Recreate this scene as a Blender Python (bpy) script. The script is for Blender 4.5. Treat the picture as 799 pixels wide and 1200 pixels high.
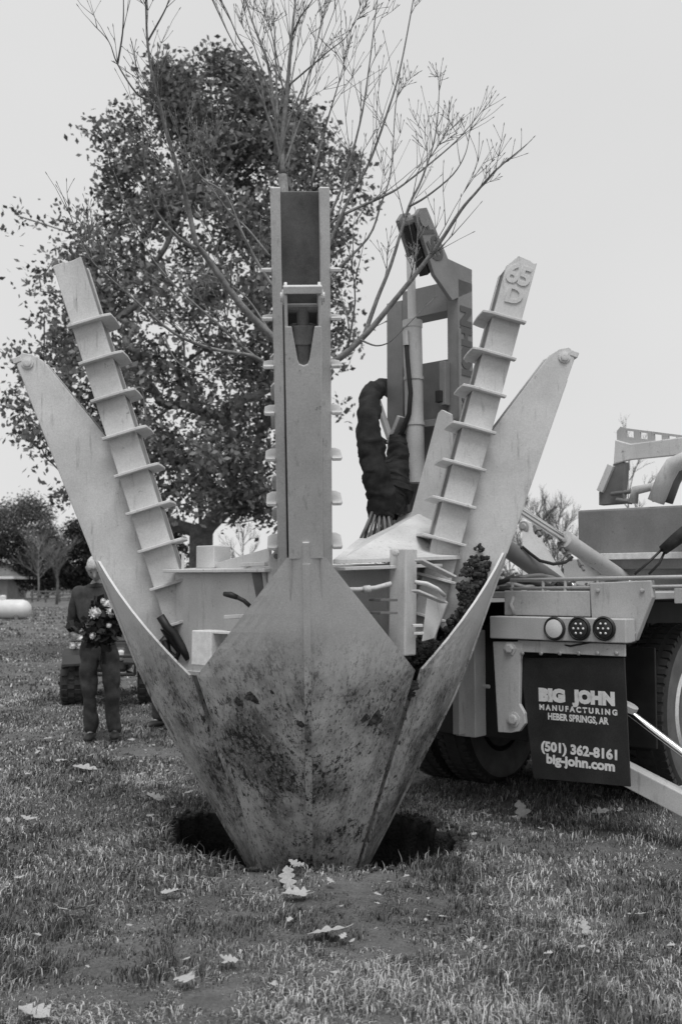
import bpy, bmesh, math, random
import numpy as np
from mathutils import Vector, Matrix, Euler, Quaternion, noise as mnoise

for o in list(bpy.data.objects): bpy.data.objects.remove(o)
scene = bpy.context.scene
C = scene.collection
R = math.radians

# ------------------------------------------------------------------ camera
CAM_H = 1.454; F_PX = 1217.9; HZ = 686.0; CX = 399.5; CY = 600.0
PITCH = math.atan((HZ - CY) / F_PX)
cd = bpy.data.cameras.new('camera'); cam = bpy.data.objects.new('camera', cd); C.objects.link(cam)
cd.sensor_fit = 'VERTICAL'; cd.sensor_height = 36.0; cd.sensor_width = 24.0
cd.lens = F_PX / 1200.0 * 36.0
cd.clip_start = 0.05; cd.clip_end = 6000
cam.location = (0, 0, CAM_H); cam.rotation_euler = (R(90) + PITCH, 0, 0)
cd.dof.use_dof = True; cd.dof.focus_distance = 5.6; cd.dof.aperture_fstop = 3.5
scene.camera = cam
scene.render.resolution_x = 681; scene.render.resolution_y = 1024

# ------------------------------------------------------------------ sky and sun (overcast, black-and-white film)
SUN_EL, SUN_AZ = R(65), R(172)          # azimuth clockwise from +Y: behind the camera and a little right
w = bpy.data.worlds.new('World'); scene.world = w; w.use_nodes = True
nt = w.node_tree; nt.nodes.clear()
out = nt.nodes.new('ShaderNodeOutputWorld'); bg = nt.nodes.new('ShaderNodeBackground')
sky = nt.nodes.new('ShaderNodeTexSky'); sky.sky_type = 'NISHITA'; sky.sun_disc = False
sky.sun_elevation = SUN_EL; sky.sun_rotation = SUN_AZ
bw = nt.nodes.new('ShaderNodeRGBToBW'); mx = nt.nodes.new('ShaderNodeMix'); mx.data_type = 'FLOAT'
nt.links.new(sky.outputs['Color'], bw.inputs[0])
mx.inputs[0].default_value = 0.88            # thick even cloud over the clear-sky gradient
nt.links.new(bw.outputs[0], mx.inputs[2])
wc = nt.nodes.new('ShaderNodeTexCoord'); wn = nt.nodes.new('ShaderNodeTexNoise'); wn.inputs['Scale'].default_value = 2.2; wn.inputs['Detail'].default_value = 4
wr = nt.nodes.new('ShaderNodeMapRange'); wr.inputs[1].default_value = .3; wr.inputs[2].default_value = .7; wr.inputs[3].default_value = 5.75; wr.inputs[4].default_value = 6.25
nt.links.new(wc.outputs['Generated'], wn.inputs['Vector']); nt.links.new(wn.outputs['Fac'], wr.inputs[0]); nt.links.new(wr.outputs[0], mx.inputs[3])   # even cloud, faintly mottled
nt.links.new(mx.outputs[0], bg.inputs['Color']); bg.inputs['Strength'].default_value = 0.13
nt.links.new(bg.outputs[0], out.inputs[0])
sd = bpy.data.lights.new('sun', 'SUN'); sd.energy = 2.4; sd.angle = R(26); sd.color = (1, 1, 1)
sun = bpy.data.objects.new('sun', sd); C.objects.link(sun)
sun_dir = Vector((math.sin(SUN_AZ) * math.cos(SUN_EL), math.cos(SUN_AZ) * math.cos(SUN_EL), math.sin(SUN_EL)))
sun.rotation_euler = sun_dir.to_track_quat('Z', 'Y').to_euler(); sun.location = (6, -6, 12)
vs = scene.view_settings; vs.view_transform = 'Standard'; vs.look = 'None'; vs.gamma = 1.0; vs.exposure = 0.0
vs.use_curve_mapping = False

# ------------------------------------------------------------------ helpers: pixels of the photograph to rays
def ray(px, py):
    a = (px - CX) / F_PX; b = (CY - py) / F_PX
    return Vector((a, math.cos(PITCH) - b * math.sin(PITCH), math.sin(PITCH) + b * math.cos(PITCH)))
O_CAM = Vector((0, 0, CAM_H))
def P(px, py, Y):
    d = ray(px, py); return O_CAM + d * (Y / d.y)
def hit(px, py, p0, n):
    d = ray(px, py); return O_CAM + d * ((Vector(p0) - O_CAM).dot(n) / d.dot(n))
def G(px, py):
    d = ray(px, py); return O_CAM + d * (-CAM_H / d.z)

WM = {}
def empty(name, M, label=None, cat=None, group=None, kind=None):
    o = bpy.data.objects.new(name, None); C.objects.link(o); o.matrix_world = M; WM[o] = M.copy()
    o.empty_display_size = 0.2
    tag(o, label, cat, group, kind); return o
def tag(o, label=None, cat=None, group=None, kind=None):
    if label: o['label'] = label
    if cat: o['category'] = cat
    if group: o['group'] = group
    if kind: o['kind'] = kind
    return o
def link(name, me, parent=None, local=None):
    o = bpy.data.objects.new(name, me); C.objects.link(o)
    if local is not None: o.matrix_basis = local
    if parent is not None:
        o.parent = parent
        WM[o] = WM[parent] @ (local if local is not None else Matrix())
    else:
        WM[o] = local.copy() if local is not None else Matrix()
    return o

class MB:
    def __init__(s): s.v = []; s.f = []; s.m = []; s.mi = 0
    def add(s, vs, fs):
        b = len(s.v); s.v += [tuple(x) for x in vs]
        s.f += [tuple(b + i for i in f) for f in fs]; s.m += [s.mi] * len(fs); return s
    def box(s, c, d, M=None):
        x, y, z = d[0] / 2, d[1] / 2, d[2] / 2; c = Vector(c)
        vs = [c + (M @ Vector(p) if M else Vector(p)) for p in
              [(-x, -y, -z), (x, -y, -z), (x, y, -z), (-x, y, -z), (-x, -y, z), (x, -y, z), (x, y, z), (-x, y, z)]]
        return s.add(vs, [(0, 3, 2, 1), (4, 5, 6, 7), (0, 1, 5, 4), (1, 2, 6, 5), (2, 3, 7, 6), (3, 0, 4, 7)])
    def prism(s, pts, vec):
        pts = [Vector(p) for p in pts]; vec = Vector(vec); n = len(pts)
        return s.add(pts + [p + vec for p in pts], [tuple(range(n - 1, -1, -1)), tuple(range(n, 2 * n))] +
                     [(i, (i + 1) % n, n + (i + 1) % n, n + i) for i in range(n)])
    def bar(s, a, b, w, h, up=(0, 0, 1)):
        a, b = Vector(a), Vector(b); d = (b - a).normalized(); x = d.cross(Vector(up)).normalized(); y = x.cross(d)
        return s.prism([a - x * w / 2 - y * h / 2, a + x * w / 2 - y * h / 2, a + x * w / 2 + y * h / 2, a - x * w / 2 + y * h / 2], b - a)
    def tube(s, path, rad, n=8, cap=True, sq=1.0):
        path = [Vector(p) for p in path]; k = len(path)
        if not hasattr(rad, '__len__'): rad = [rad] * k
        vs, fs = [], []; t0 = (path[1] - path[0]).normalized()
        ref = Vector((0, 0, 1)) if abs(t0.z) < .9 else Vector((1, 0, 0))
        x = t0.cross(ref).normalized(); pt = t0
        for i in range(k):
            t = (path[min(i + 1, k - 1)] - path[max(i - 1, 0)]).normalized()
            q = pt.rotation_difference(t); x = (q @ x).normalized(); pt = t
            y = t.cross(x)
            for j in range(n):
                a = 2 * math.pi * j / n
                vs.append(path[i] + x * (math.cos(a) * rad[i]) + y * (math.sin(a) * rad[i] * sq))
        for i in range(k - 1):
            for j in range(n):
                fs.append((i * n + j, i * n + (j + 1) % n, (i + 1) * n + (j + 1) % n, (i + 1) * n + j))
        if cap: fs += [tuple(range(n - 1, -1, -1)), tuple((k - 1) * n + j for j in range(n))]
        return s.add(vs, fs)
    def cyl(s, a, b, r, n=16): return s.tube([a, b], [r, r], n)
    def lathe(s, prof, a, d, n=24):
        a, d = Vector(a), Vector(d).normalized(); ref = Vector((0, 0, 1)) if abs(d.z) < .9 else Vector((1, 0, 0))
        x = d.cross(ref).normalized(); y = d.cross(x); vs, fs = [], []; k = len(prof)
        for r, h in prof:
            for j in range(n):
                t = 2 * math.pi * j / n; vs.append(a + d * h + (x * math.cos(t) + y * math.sin(t)) * max(r, 1e-4))
        for i in range(k - 1):
            for j in range(n): fs.append((i * n + j, i * n + (j + 1) % n, (i + 1) * n + (j + 1) % n, (i + 1) * n + j))
        fs += [tuple(range(n)), tuple((k - 1) * n + j for j in range(n - 1, -1, -1))]
        return s.add(vs, fs)
    def lump(s, c, r, rng, sub=2, amp=.3, sq=(1, 1, 1), fr=3.0):
        bm = bmesh.new(); bmesh.ops.create_icosphere(bm, subdivisions=sub, radius=1.0)
        off = Vector((rng.uniform(-50, 50), rng.uniform(-50, 50), rng.uniform(-50, 50)))
        vs = []
        for v in bm.verts:
            k = 1 + amp * (mnoise.noise(v.co * fr * .5 + off) + .6 * mnoise.noise(v.co * fr + off))
            vs.append(Vector(c) + Vector((v.co.x * sq[0], v.co.y * sq[1], v.co.z * sq[2])) * (r * k))
        fs = [tuple(v.index for v in f.verts) for f in bm.faces]; bm.free()
        return s.add(vs, fs)
    def mesh(s, name, mats, M=None, smooth=False):
        me = bpy.data.meshes.new(name); me.from_pydata([tuple(M @ Vector(v)) for v in s.v] if M else s.v, [], s.f)
        bm = bmesh.new(); bm.from_mesh(me); bmesh.ops.recalc_face_normals(bm, faces=bm.faces); bm.to_mesh(me); bm.free()
        if not isinstance(mats, (list, tuple)): mats = [mats]
        for m in mats: me.materials.append(m)
        me.polygons.foreach_set('material_index', s.m)
        me.polygons.foreach_set('use_smooth', [smooth] * len(s.f)); me.update()
        return me
    def build(s, name, mats, parent=None, M=None, world=False, smooth=False, bevel=0.0, local=None):
        """M maps builder coordinates to the world when world=True."""
        if world:
            M = (WM[parent].inverted() if parent is not None else Matrix()) @ (M if M is not None else Matrix())
        o = link(name, s.mesh(name, mats, M, smooth), parent, local)
        if bevel:
            b = o.modifiers.new('bevel', 'BEVEL'); b.width = bevel; b.segments = 2; b.limit_method = 'ANGLE'; b.angle_limit = R(40)
        if smooth and bevel == 0: pass
        return o

def auto_smooth(o, ang=40):
    me = o.data; bm = bmesh.new(); bm.from_mesh(me)
    for e in bm.edges:
        e.smooth = len(e.link_faces) == 2 and e.calc_face_angle(0) < R(ang)
    for f in bm.faces: f.smooth = True
    bm.to_mesh(me); bm.free(); return o

def text_mesh(body, size, mat, bold=0.0, depth=0.0, spacing=1.0, M=None, xscale=1.0):
    cu = bpy.data.curves.new('lettering', 'FONT'); cu.body = body; cu.size = size; cu.offset = bold; cu.extrude = depth
    cu.space_character = spacing; cu.align_x = 'CENTER'; cu.align_y = 'CENTER'; cu.resolution_u = 3
    ob = bpy.data.objects.new('lettering', cu); C.objects.link(ob)
    dg = bpy.context.evaluated_depsgraph_get(); me = bpy.data.meshes.new_from_object(ob.evaluated_get(dg))
    bpy.data.objects.remove(ob); bpy.data.curves.remove(cu)
    me.transform(Matrix.Diagonal((xscale, 1, 1, 1)))
    if M: me.transform(M)
    me.materials.clear(); me.materials.append(mat); me.name = 'lettering'; return me
def spline_(pts, n):
    pts = [Vector(p) for p in pts]; res = []
    for i in range(len(pts) - 1):
        p0, p1, p2, p3 = pts[max(i - 1, 0)], pts[i], pts[i + 1], pts[min(i + 2, len(pts) - 1)]
        for k in range(n):
            t = k / n; res.append(.5 * ((2 * p1) + (p2 - p0) * t + (2 * p0 - 5 * p1 + 4 * p2 - p3) * t * t + (3 * p1 - p0 - 3 * p2 + p3) * t ** 3))
    return res + [pts[-1]]
def basis(o, x, y):
    x = Vector(x).normalized(); y = Vector(y); z = x.cross(y).normalized(); y = z.cross(x)
    m = Matrix((x, y, z)).transposed().to_4x4(); m.translation = Vector(o); return m

# ------------------------------------------------------------------ materials (all grey: the place as black-and-white film saw it)
def g(v): return (v, v, v, 1)
def newmat(name):
    m = bpy.data.materials.new(name); m.use_nodes = True; n = m.node_tree
    return m, n, n.nodes['Principled BSDF']
def N(n, t, **k):
    x = n.nodes.new(t)
    for a, b in k.items(): setattr(x, a, b)
    return x
def noise_tex(n, coord, scale, detail=4, rough=.55, vec=None):
    t = N(n, 'ShaderNodeTexNoise'); t.inputs['Scale'].default_value = scale; t.inputs['Detail'].default_value = detail
    t.inputs['Roughness'].default_value = rough
    if vec is not None:
        mp = N(n, 'ShaderNodeMapping'); mp.inputs['Scale'].default_value = vec
        n.links.new(coord, mp.inputs[0]); n.links.new(mp.outputs[0], t.inputs['Vector'])
    else: n.links.new(coord, t.inputs['Vector'])
    return t.outputs['Fac']
def ramp(n, src, a, b, v0=0., v1=1.):
    r = N(n, 'ShaderNodeMapRange'); r.inputs[1].default_value = a; r.inputs[2].default_value = b
    r.inputs[3].default_value = v0; r.inputs[4].default_value = v1; n.links.new(src, r.inputs[0]); return r.outputs[0]
def math_(n, op, a, b):
    x = N(n, 'ShaderNodeMath', operation=op)
    for i, s in enumerate((a, b)):
        if isinstance(s, (int, float)): x.inputs[i].default_value = s
        else: n.links.new(s, x.inputs[i])
    return x.outputs[0]
def mixf(n, fac, a, b):
    x = N(n, 'ShaderNodeMix', data_type='FLOAT')
    for i, s in ((0, fac), (2, a), (3, b)):
        if isinstance(s, (int, float)): x.inputs[i].default_value = s
        else: n.links.new(s, x.inputs[i])
    return x.outputs[0]
def bump(n, p, h, strength, dist=.01):
    b = N(n, 'ShaderNodeBump'); b.inputs['Strength'].default_value = strength; b.inputs['Distance'].default_value = dist
    n.links.new(h, b.inputs['Height']); n.links.new(b.outputs[0], p.inputs['Normal'])
def mat(name, base, rough=.6, var=.12, scale=6., grain=.10, grain_scale=170., metallic=0., spots=0., bmp=.0, spec=.4):
    m, n, p = newmat(name)
    co = N(n, 'ShaderNodeTexCoord').outputs['Object']
    big = ramp(n, noise_tex(n, co, scale, 5), .3, .7, base * (1 - var), base * (1 + var))
    fine = ramp(n, noise_tex(n, co, grain_scale, 2, .7), .3, .7, 1 - grain, 1 + grain)
    col = math_(n, 'MULTIPLY', big, fine)
    if spots:
        s = ramp(n, noise_tex(n, co, 17, 6, .7), .66, .72, 0, spots); col = mixf(n, s, col, .06)
        s = ramp(n, noise_tex(n, co, 1.0, 7, .7, vec=(30, 30, 4)), .57, .70, 0, spots * .75); col = mixf(n, s, col, .16)     # rubbed, grimy streaks
        s = ramp(n, noise_tex(n, co, 75, 3, .6), .70, .76, 0, spots); col = mixf(n, s, col, .07)                             # spatter
    n.links.new(col, p.inputs['Base Color']); p.inputs['Roughness'].default_value = rough
    p.inputs['Metallic'].default_value = metallic; p.inputs['Specular IOR Level'].default_value = spec
    if bmp: bump(n, p, noise_tex(n, co, grain_scale * .6, 3), bmp, .004)
    return m
PAINT = mat('paint', .55, .5, .14, 3.5, .11, 130., spots=.7, bmp=.12)
PAINT2 = mat('truck_paint', .42, .5, .16, 3., .11, 130., spots=.7, bmp=.12)
MASTP = mat('mast_paint', .20, .5, .18, 4., .11, 130., spots=.8, bmp=.12)
SHADESTEEL = mat('shaded_steel', .15, .4, .35, 9, .2, spots=.6)  # recess shade put into the colour: rail channel web, arm interior, its cylinder
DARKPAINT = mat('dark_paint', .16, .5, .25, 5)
LETTER = mat('letter_paint', .09, .6, .1)
BLACK = mat('black_rubber', .018, .55, .3, 8)
TYRE = mat('tyre_rubber', .035, .75, .3, 9, bmp=.3)
TYRESIDE = mat('tyre_sidewall', .13, .75, .25, 9, bmp=.3)
FABRIC = mat('sleeve_fabric', .016, .85, .5, 22, .3, bmp=.5)
CHROME = mat('chrome_rod', .75, .18, .03, 3, .02, metallic=1.0)
STEEL = mat('steel', .45, .35, .15, 8, metallic=.7)
FLAP = mat('flap_rubber', .022, .5, .4, 5, .3, spots=.0)
WHITE = mat('white_print', .64, .6, .12, 30)
BONE = mat('lamp_white', .6, .3, .06)
LENS = mat('lamp_dark', .03, .15, .1)
SOIL = mat('soil', .03, .95, .6, 30, .5, 60, bmp=1.0)
BARK = mat('grey_bark', .17, .85, .35, 14, .25, 60, bmp=.5)
OAKBARK = mat('oak_bark', .15, .9, .4, 6, .3, 30, bmp=.8)
SKIN = mat('skin', .30, .55, .08, 20, .05)
HAIR = mat('grey_hair', .50, .7, .35, 60, .2)
SWEATER = mat('sweater', .042, .9, .3, 20, .25, 120, bmp=.4)
JEANS = mat('jeans', .044, .9, .35, 14, .25, 120, bmp=.4)
SHOE = mat('shoe', .022, .6, .3)
PETAL = mat('petal', .62, .7, .3, 40)
STEM = mat('flower_leaf', .025, .7, .4, 20)
PLASTIC = mat('atv_plastic', .035, .4, .2)
TANKW = mat('tank_white', .62, .45, .12, 2.)
ROOF = mat('roof_shingle', .12, .9, .2, 4)
SIDING = mat('siding', .25, .8, .15, 2)
WOOD = mat('fence_wood', .12, .9, .3, 4)
GLASS = mat('window_glass', .02, .1, .05)

def blade_mat():
    m, n, p = newmat('blade_steel')
    co = N(n, 'ShaderNodeTexCoord').outputs['Object']
    sep = N(n, 'ShaderNodeSeparateXYZ'); n.links.new(co, sep.inputs[0]); z = sep.outputs['Z']
    info = N(n, 'ShaderNodeObjectInfo'); add = N(n, 'ShaderNodeVectorMath', operation='ADD')
    n.links.new(co, add.inputs[0]); n.links.new(info.outputs['Random'], add.inputs[1])
    sc = N(n, 'ShaderNodeVectorMath', operation='MULTIPLY_ADD'); n.links.new(info.outputs['Random'], sc.inputs[0])
    sc.inputs[1].default_value = (7, 5, 9); n.links.new(co, sc.inputs[2]); v = sc.outputs[0]
    paint = ramp(n, noise_tex(n, v, 4, 5), .3, .7, .54, .64)
    paint = math_(n, 'MULTIPLY', paint, ramp(n, noise_tex(n, v, 130, 2, .7), .3, .7, .88, 1.12))
    low = ramp(n, z, 1.30, .85, 0, 1)                       # the part that goes into the earth
    low2 = ramp(n, z, .75, -.1, 0, 1)
    streak = noise_tex(n, v, 1.0, 8, .7, vec=(60, 60, 2.0))      # fine upright scratches
    streak2 = noise_tex(n, v, 1.0, 9, .72, vec=(10, 10, 3.2))    # smeared earth film
    speck = noise_tex(n, v, 1.0, 6, .8, vec=(44, 44, 22))
    blot = noise_tex(n, v, 5.5, 8, .7)
    scr = noise_tex(n, v, 1.0, 5, .6, vec=(95, 95, 1.1))
    smear = noise_tex(n, v, 2.3, 4, .6)
    film = math_(n, 'MULTIPLY', ramp(n, streak2, .42, .62, .10, .62), low)
    film = math_(n, 'ADD', film, math_(n, 'MULTIPLY', low2, .25))
    c = mixf(n, film, paint, .15)
    c = mixf(n, math_(n, 'MULTIPLY', ramp(n, smear, .47, .60, 0, .72), low), c, .06)                 # broad soil smears
    c = mixf(n, math_(n, 'MULTIPLY', ramp(n, scr, .57, .61, 0, .7), low), c, .05)                    # dark scrapes
    c = mixf(n, math_(n, 'MULTIPLY', ramp(n, scr, .42, .39, 0, .6), low), c, .50)                    # scoured bright scrapes
    dens = ramp(n, math_(n, 'ADD', math_(n, 'MULTIPLY', blot, .6), math_(n, 'MULTIPLY', smear, .4)), .40, .58, 0, .15)
    fle = math_(n, 'ADD', speck, dens)
    c = mixf(n, math_(n, 'MULTIPLY', ramp(n, fle, .64, .67, 0, .95), low), c, .018)                  # flecks of stuck earth
    c = mixf(n, math_(n, 'MULTIPLY', ramp(n, blot, .645, .66, 0, .95), low), c, .022)                # caked patches
    n.links.new(c, p.inputs['Base Color']); p.inputs['Roughness'].default_value = .62
    p.inputs['Specular IOR Level'].default_value = .35
    bump(n, p, math_(n, 'ADD', speck, streak), .3, .003)
    return m
BLADE = blade_mat()

def leaf_mat(name, lo, hi, trans=.25):
    m, n, p = newmat(name)
    ge = N(n, 'ShaderNodeNewGeometry')
    c = ramp(n, ge.outputs['Random Per Island'], 0, 1, lo, hi)
    n.links.new(c, p.inputs['Base Color']); p.inputs['Roughness'].default_value = .6
    p.inputs['Specular IOR Level'].default_value = .25
    if trans:
        tr = N(n, 'ShaderNodeBsdfTranslucent'); n.links.new(c, tr.inputs[0])
        ms = N(n, 'ShaderNodeMixShader'); ms.inputs[0].default_value = trans
        n.links.new(p.outputs[0], ms.inputs[1]); n.links.new(tr.outputs[0], ms.inputs[2])
        n.links.new(ms.outputs[0], n.nodes['Material Output'].inputs[0])
    return m
OAKLEAF = leaf_mat('oak_leaf', .05, .32, .35)
EVERG = leaf_mat('evergreen_leaf', .015, .05)
PALELEAF = leaf_mat('pale_leaf', .06, .16)
DRYLEAF = mat('dry_leaf', .36, .75, .2, 25, .15, 120)
TWIG = leaf_mat('far_twig', .10, .22, 0)

def attr_mat(name, attr, rough=.8, trans=.2, bmpscale=0):
    m, n, p = newmat(name)
    a = N(n, 'ShaderNodeAttribute', attribute_name=attr)
    n.links.new(a.outputs['Fac'], p.inputs['Base Color']); p.inputs['Roughness'].default_value = rough
    p.inputs['Specular IOR Level'].default_value = .2
    if trans:
        tr = N(n, 'ShaderNodeBsdfTranslucent'); n.links.new(a.outputs['Fac'], tr.inputs[0])
        ms = N(n, 'ShaderNodeMixShader'); ms.inputs[0].default_value = trans
        n.links.new(p.outputs[0], ms.inputs[1]); n.links.new(tr.outputs[0], ms.inputs[2])
        n.links.new(ms.outputs[0], n.nodes['Material Output'].inputs[0])
    return m
GRASS = attr_mat('grass_blade', 'shade')

def ground_mat():
    m, n, p = newmat('turf')
    co = N(n, 'ShaderNodeTexCoord').outputs['Object']
    a = noise_tex(n, co, .9, 6, .6); b = noise_tex(n, co, 9, 6, .7); c = noise_tex(n, co, 70, 4, .7)
    col = ramp(n, math_(n, 'ADD', math_(n, 'MULTIPLY', a, .4), math_(n, 'ADD', math_(n, 'MULTIPLY', b, .35), math_(n, 'MULTIPLY', c, .4))), .38, .78, .05, .25)
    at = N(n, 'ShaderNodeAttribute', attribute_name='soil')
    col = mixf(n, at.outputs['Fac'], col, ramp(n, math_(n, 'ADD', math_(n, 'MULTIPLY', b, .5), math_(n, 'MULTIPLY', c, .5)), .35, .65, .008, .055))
    n.links.new(col, p.inputs['Base Color']); p.inputs['Roughness'].default_value = .95; p.inputs['Specular IOR Level'].default_value = .1
    bump(n, p, math_(n, 'ADD', b, c), .8, .03)
    return m
TURF = ground_mat()

# ------------------------------------------------------------------ the ground: one sheet with the dug hole
X0, D0 = -0.188, 6.083
HA, HB, HCY = .84, .73, D0 - .02       # hole half axes and centre depth
def hole_r(ang):                          # uneven lip
    return 1 + .05 * np.sin(3 * ang + .7) + .04 * np.sin(7 * ang + 2) + .025 * np.sin(13 * ang) + .018 * np.sin(29 * ang + 1) + .012 * np.sin(47 * ang)
def gz(x, y):
    x = np.asarray(x, float); y = np.asarray(y, float)
    z = .016 * np.sin(1.7 * x + .6 * y) + .014 * np.sin(.9 * y - 1.3 * x + 1) + .010 * np.sin(4.1 * x + 2.7 * y) + .008 * np.sin(5.3 * y - 3.9 * x)
    z = z + .13 * np.exp(-(((x - 2.3) / 1.1) ** 2 + ((y - 6.9) / 1.0) ** 2))
    dx, dy = (x - X0) / HA, (y - HCY) / HB
    rr = np.sqrt(dx * dx + dy * dy); an = np.arctan2(dy, dx)
    z = z + .03 * np.exp(-((rr - 1.12) / .13) ** 2) * (.55 - .45 * np.sin(an))
    far = np.clip((np.hypot(x, y) - 25) / 200, 0, 1)
    return z * (1 - .6 * far)
def build_ground():
    na = 220
    rs = [0, .3, .6, .8, .9, .95, .985, 1.0, 1.02, 1.06, 1.12, 1.2, 1.3, 1.45, 1.6, 1.8, 2.0] + list(np.geomspace(2.2, 12, 46)) + list(np.geomspace(13, 4200, 40))
    vs, soil = [], []
    ang = np.linspace(0, 2 * np.pi, na, endpoint=False); hr = hole_r(ang)
    for r in rs[1:]:
        k = 1 + (hr - 1) * np.clip(2.2 - r, 0, 1)
        x = X0 + HA * r * k * np.cos(ang); y = HCY + HB * r * k * np.sin(ang)
        if r > 2.2:
            t = min(1, (r - 2.2) / 6); y = HCY + (HB + (HA - HB) * t) * r * k * np.sin(ang)
        z = gz(x, y)
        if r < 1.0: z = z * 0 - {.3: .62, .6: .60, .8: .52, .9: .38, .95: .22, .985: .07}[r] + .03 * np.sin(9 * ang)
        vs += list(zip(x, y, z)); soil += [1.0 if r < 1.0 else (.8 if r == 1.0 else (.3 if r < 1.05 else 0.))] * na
    vs.append((X0, HCY, -.62)); soil.append(1.0)
    nr = len(rs) - 1; fs = []
    for i in range(nr - 1):
        for j in range(na): fs.append((i * na + j, i * na + (j + 1) % na, (i + 1) * na + (j + 1) % na, (i + 1) * na + j))
    for j in range(na): fs.append((nr * na, j, (j + 1) % na)[::1])
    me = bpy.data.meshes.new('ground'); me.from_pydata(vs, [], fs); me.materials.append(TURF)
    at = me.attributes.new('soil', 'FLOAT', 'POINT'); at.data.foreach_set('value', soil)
    me.polygons.foreach_set('use_smooth', [True] * len(fs)); me.update()
    o = link('ground', me); o['kind'] = 'structure'
    return o
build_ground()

# ------------------------------------------------------------------ TREE SPADE
Ms = Matrix.Translation((X0, D0, 0)) @ Matrix.Rotation(.0298, 4, 'X') @ Matrix.Rotation(-.0203, 4, 'Y') @ Matrix.Rotation(.0494, 4, 'Z')
spade = empty('tree_spade', Ms, 'large pale grey four-bladed hydraulic tree spade standing over a dug hole', 'tree spade')
RR, RS, ZR = 1.387, .297, 3.298
def r_out(z): return RR - RS * (ZR - z)
def Rz(z):
    k = .07; t = (z - .85) / k; sp = k * (t if t > 30 else math.log1p(math.exp(t)))      # straight lower part, gentle bend, steeper top
    return .42 + .555 * z - .17 * sp
def seam_w(z): return min(.300 + .284 * min(z, 1.018), Rz(z) * .8)
def ff(w, z=1.018):                        # drop of the blade face from its ridge: two nearly flat halves
    z = min(z, 1.018); q = abs(w) / seam_w(z); return max(.01, Rz(z) - seam_w(z)) * (.42 * q + .58 * q * q)
ANG = [0, R(-90), R(90), R(180)]           # towards the camera, left, right, away
KIND = ['front', 'left', 'right', 'back']

def blade_mesh():
    ZC = 1.018; zs = [-.46, -.35, -.2, 0, .2, .4, .6, .8, .95, ZC] + [ZC + (1.62 - ZC) * t for t in (.12, .25, .4, .55, .7, .85, 1)]
    nc = 14; th = .014; mb = MB(); rows = []
    for z in zs:
        w = (seam_w(z) - .023) if z <= ZC else (seam_w(ZC) - .023) + (.09 - seam_w(ZC) + .023) * (z - ZC) / (1.62 - ZC)
        rows.append([(w * (2 * j / nc - 1), z) for j in range(nc + 1)])
    outer = [[Vector((t, -(Rz(z) - ff(t, z)), z)) for t, z in r] for r in rows]
    inner = [[Vector((t * .99, -(Rz(z) - ff(t, z)) + th, z)) for t, z in r] for r in rows]
    m = len(zs); k = nc + 1; vs = [p for r in outer for p in r] + [p for r in inner for p in r]; fs = []; B = m * k
    for i in range(m - 1):
        for j in range(nc):
            a = i * k + j; fs += [(a, a + 1, a + k + 1, a + k), (B + a, B + a + k, B + a + k + 1, B + a + 1)]
        fs += [(i * k, i * k + k, B + i * k + k, B + i * k), (i * k + nc, B + i * k + nc, B + i * k + k + nc, i * k + k + nc)]
    for j in range(nc):
        a = (m - 1) * k + j; fs += [(a, a + 1, B + a + 1, B + a), (j, B + j, B + j + 1, j + 1)]
    mb.add(vs, fs); me = mb.mesh('blade', BLADE)
    return me
def prof(pts, t0, t1): return [(t0, -r, z) for r, z in pts], (t1 - t0, 0, 0)
def arm_mesh():
    mb = MB(); hw = .080; th = .014
    side = [(1.160, 1.58), (1.605, 2.74), (1.60, 2.79), (1.575, 2.815), (1.52, 2.805), (1.46, 2.77), (1.07, 2.28), (.745, 1.24), (.88, 1.10), (.945, 1.10)]
    for s in (-1, 1):
        a, v = prof(side, s * hw, s * (hw - th)); mb.prism(a, v)
    # outer cover plate with the V notch at its top
    p0, p1 = Vector((0, -1.164, 1.58)), Vector((0, -1.607, 2.745)); d = (p1 - p0); L = d.length; d.normalize(); nrm = Vector((0, -d.z, d.y)); nrm = -nrm if nrm.y > 0 else nrm
    q = hw - .0005; top = L - .13
    poly = [(-q, .035), (q, .035), (q, top), (.050, top), (.026, top - .145), (.018, top - .165), (0, top - .172), (-.018, top - .165), (-.026, top - .145), (-.050, top), (-q, top)]
    mb.prism([p0 + Vector((x, 0, 0)) + d * y + nrm * .003 for x, y in poly], -nrm * .014)
    # collar round the open top
    mb.bar(p0 + d * (L + .026) + Vector((-hw - .004, 0, 0)) - nrm * .012, p0 + d * (L + .026) + Vector((hw + .004, 0, 0)) - nrm * .012, .034, .05, up=nrm)
    mb.mi = 1  # inner plates coloured dark to stand for the shade inside the arm
    mb.bar(p0 + d * (top - .06) - nrm * .13, p0 + d * (L + .02) - nrm * .09, 2 * hw - .03, .01, up=nrm)
    # stiffener plate inside
    mb.bar((0, -1.12, 1.75), (0, -1.38, 2.5), 2 * hw - .03, .01, up=(0, 1, 0))
    return mb.mesh('arm', [PAINT, SHADESTEEL]), (p0, d, nrm, L)
def arm_cyl_mesh(g_):
    p0, d, nrm, L = g_; mb = MB(); c = lambda s, o: p0 + d * s - nrm * o
    mb.tube([c(.35, .07), c(L - .20, .055)], .05, 16); mb.tube([c(L - .21, .055), c(L - .13, .055)], [.058, .058], 16)
    mb.tube([c(L - .14, .055), c(L - .05, .055)], .028, 12)
    mb.tube([c(L - .06, .055) + Vector((-.075, 0, 0)), c(L - .06, .055) + Vector((.075, 0, 0))], .022, 12)
    return mb.mesh('cylinder', SHADESTEEL, smooth=False)
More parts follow.
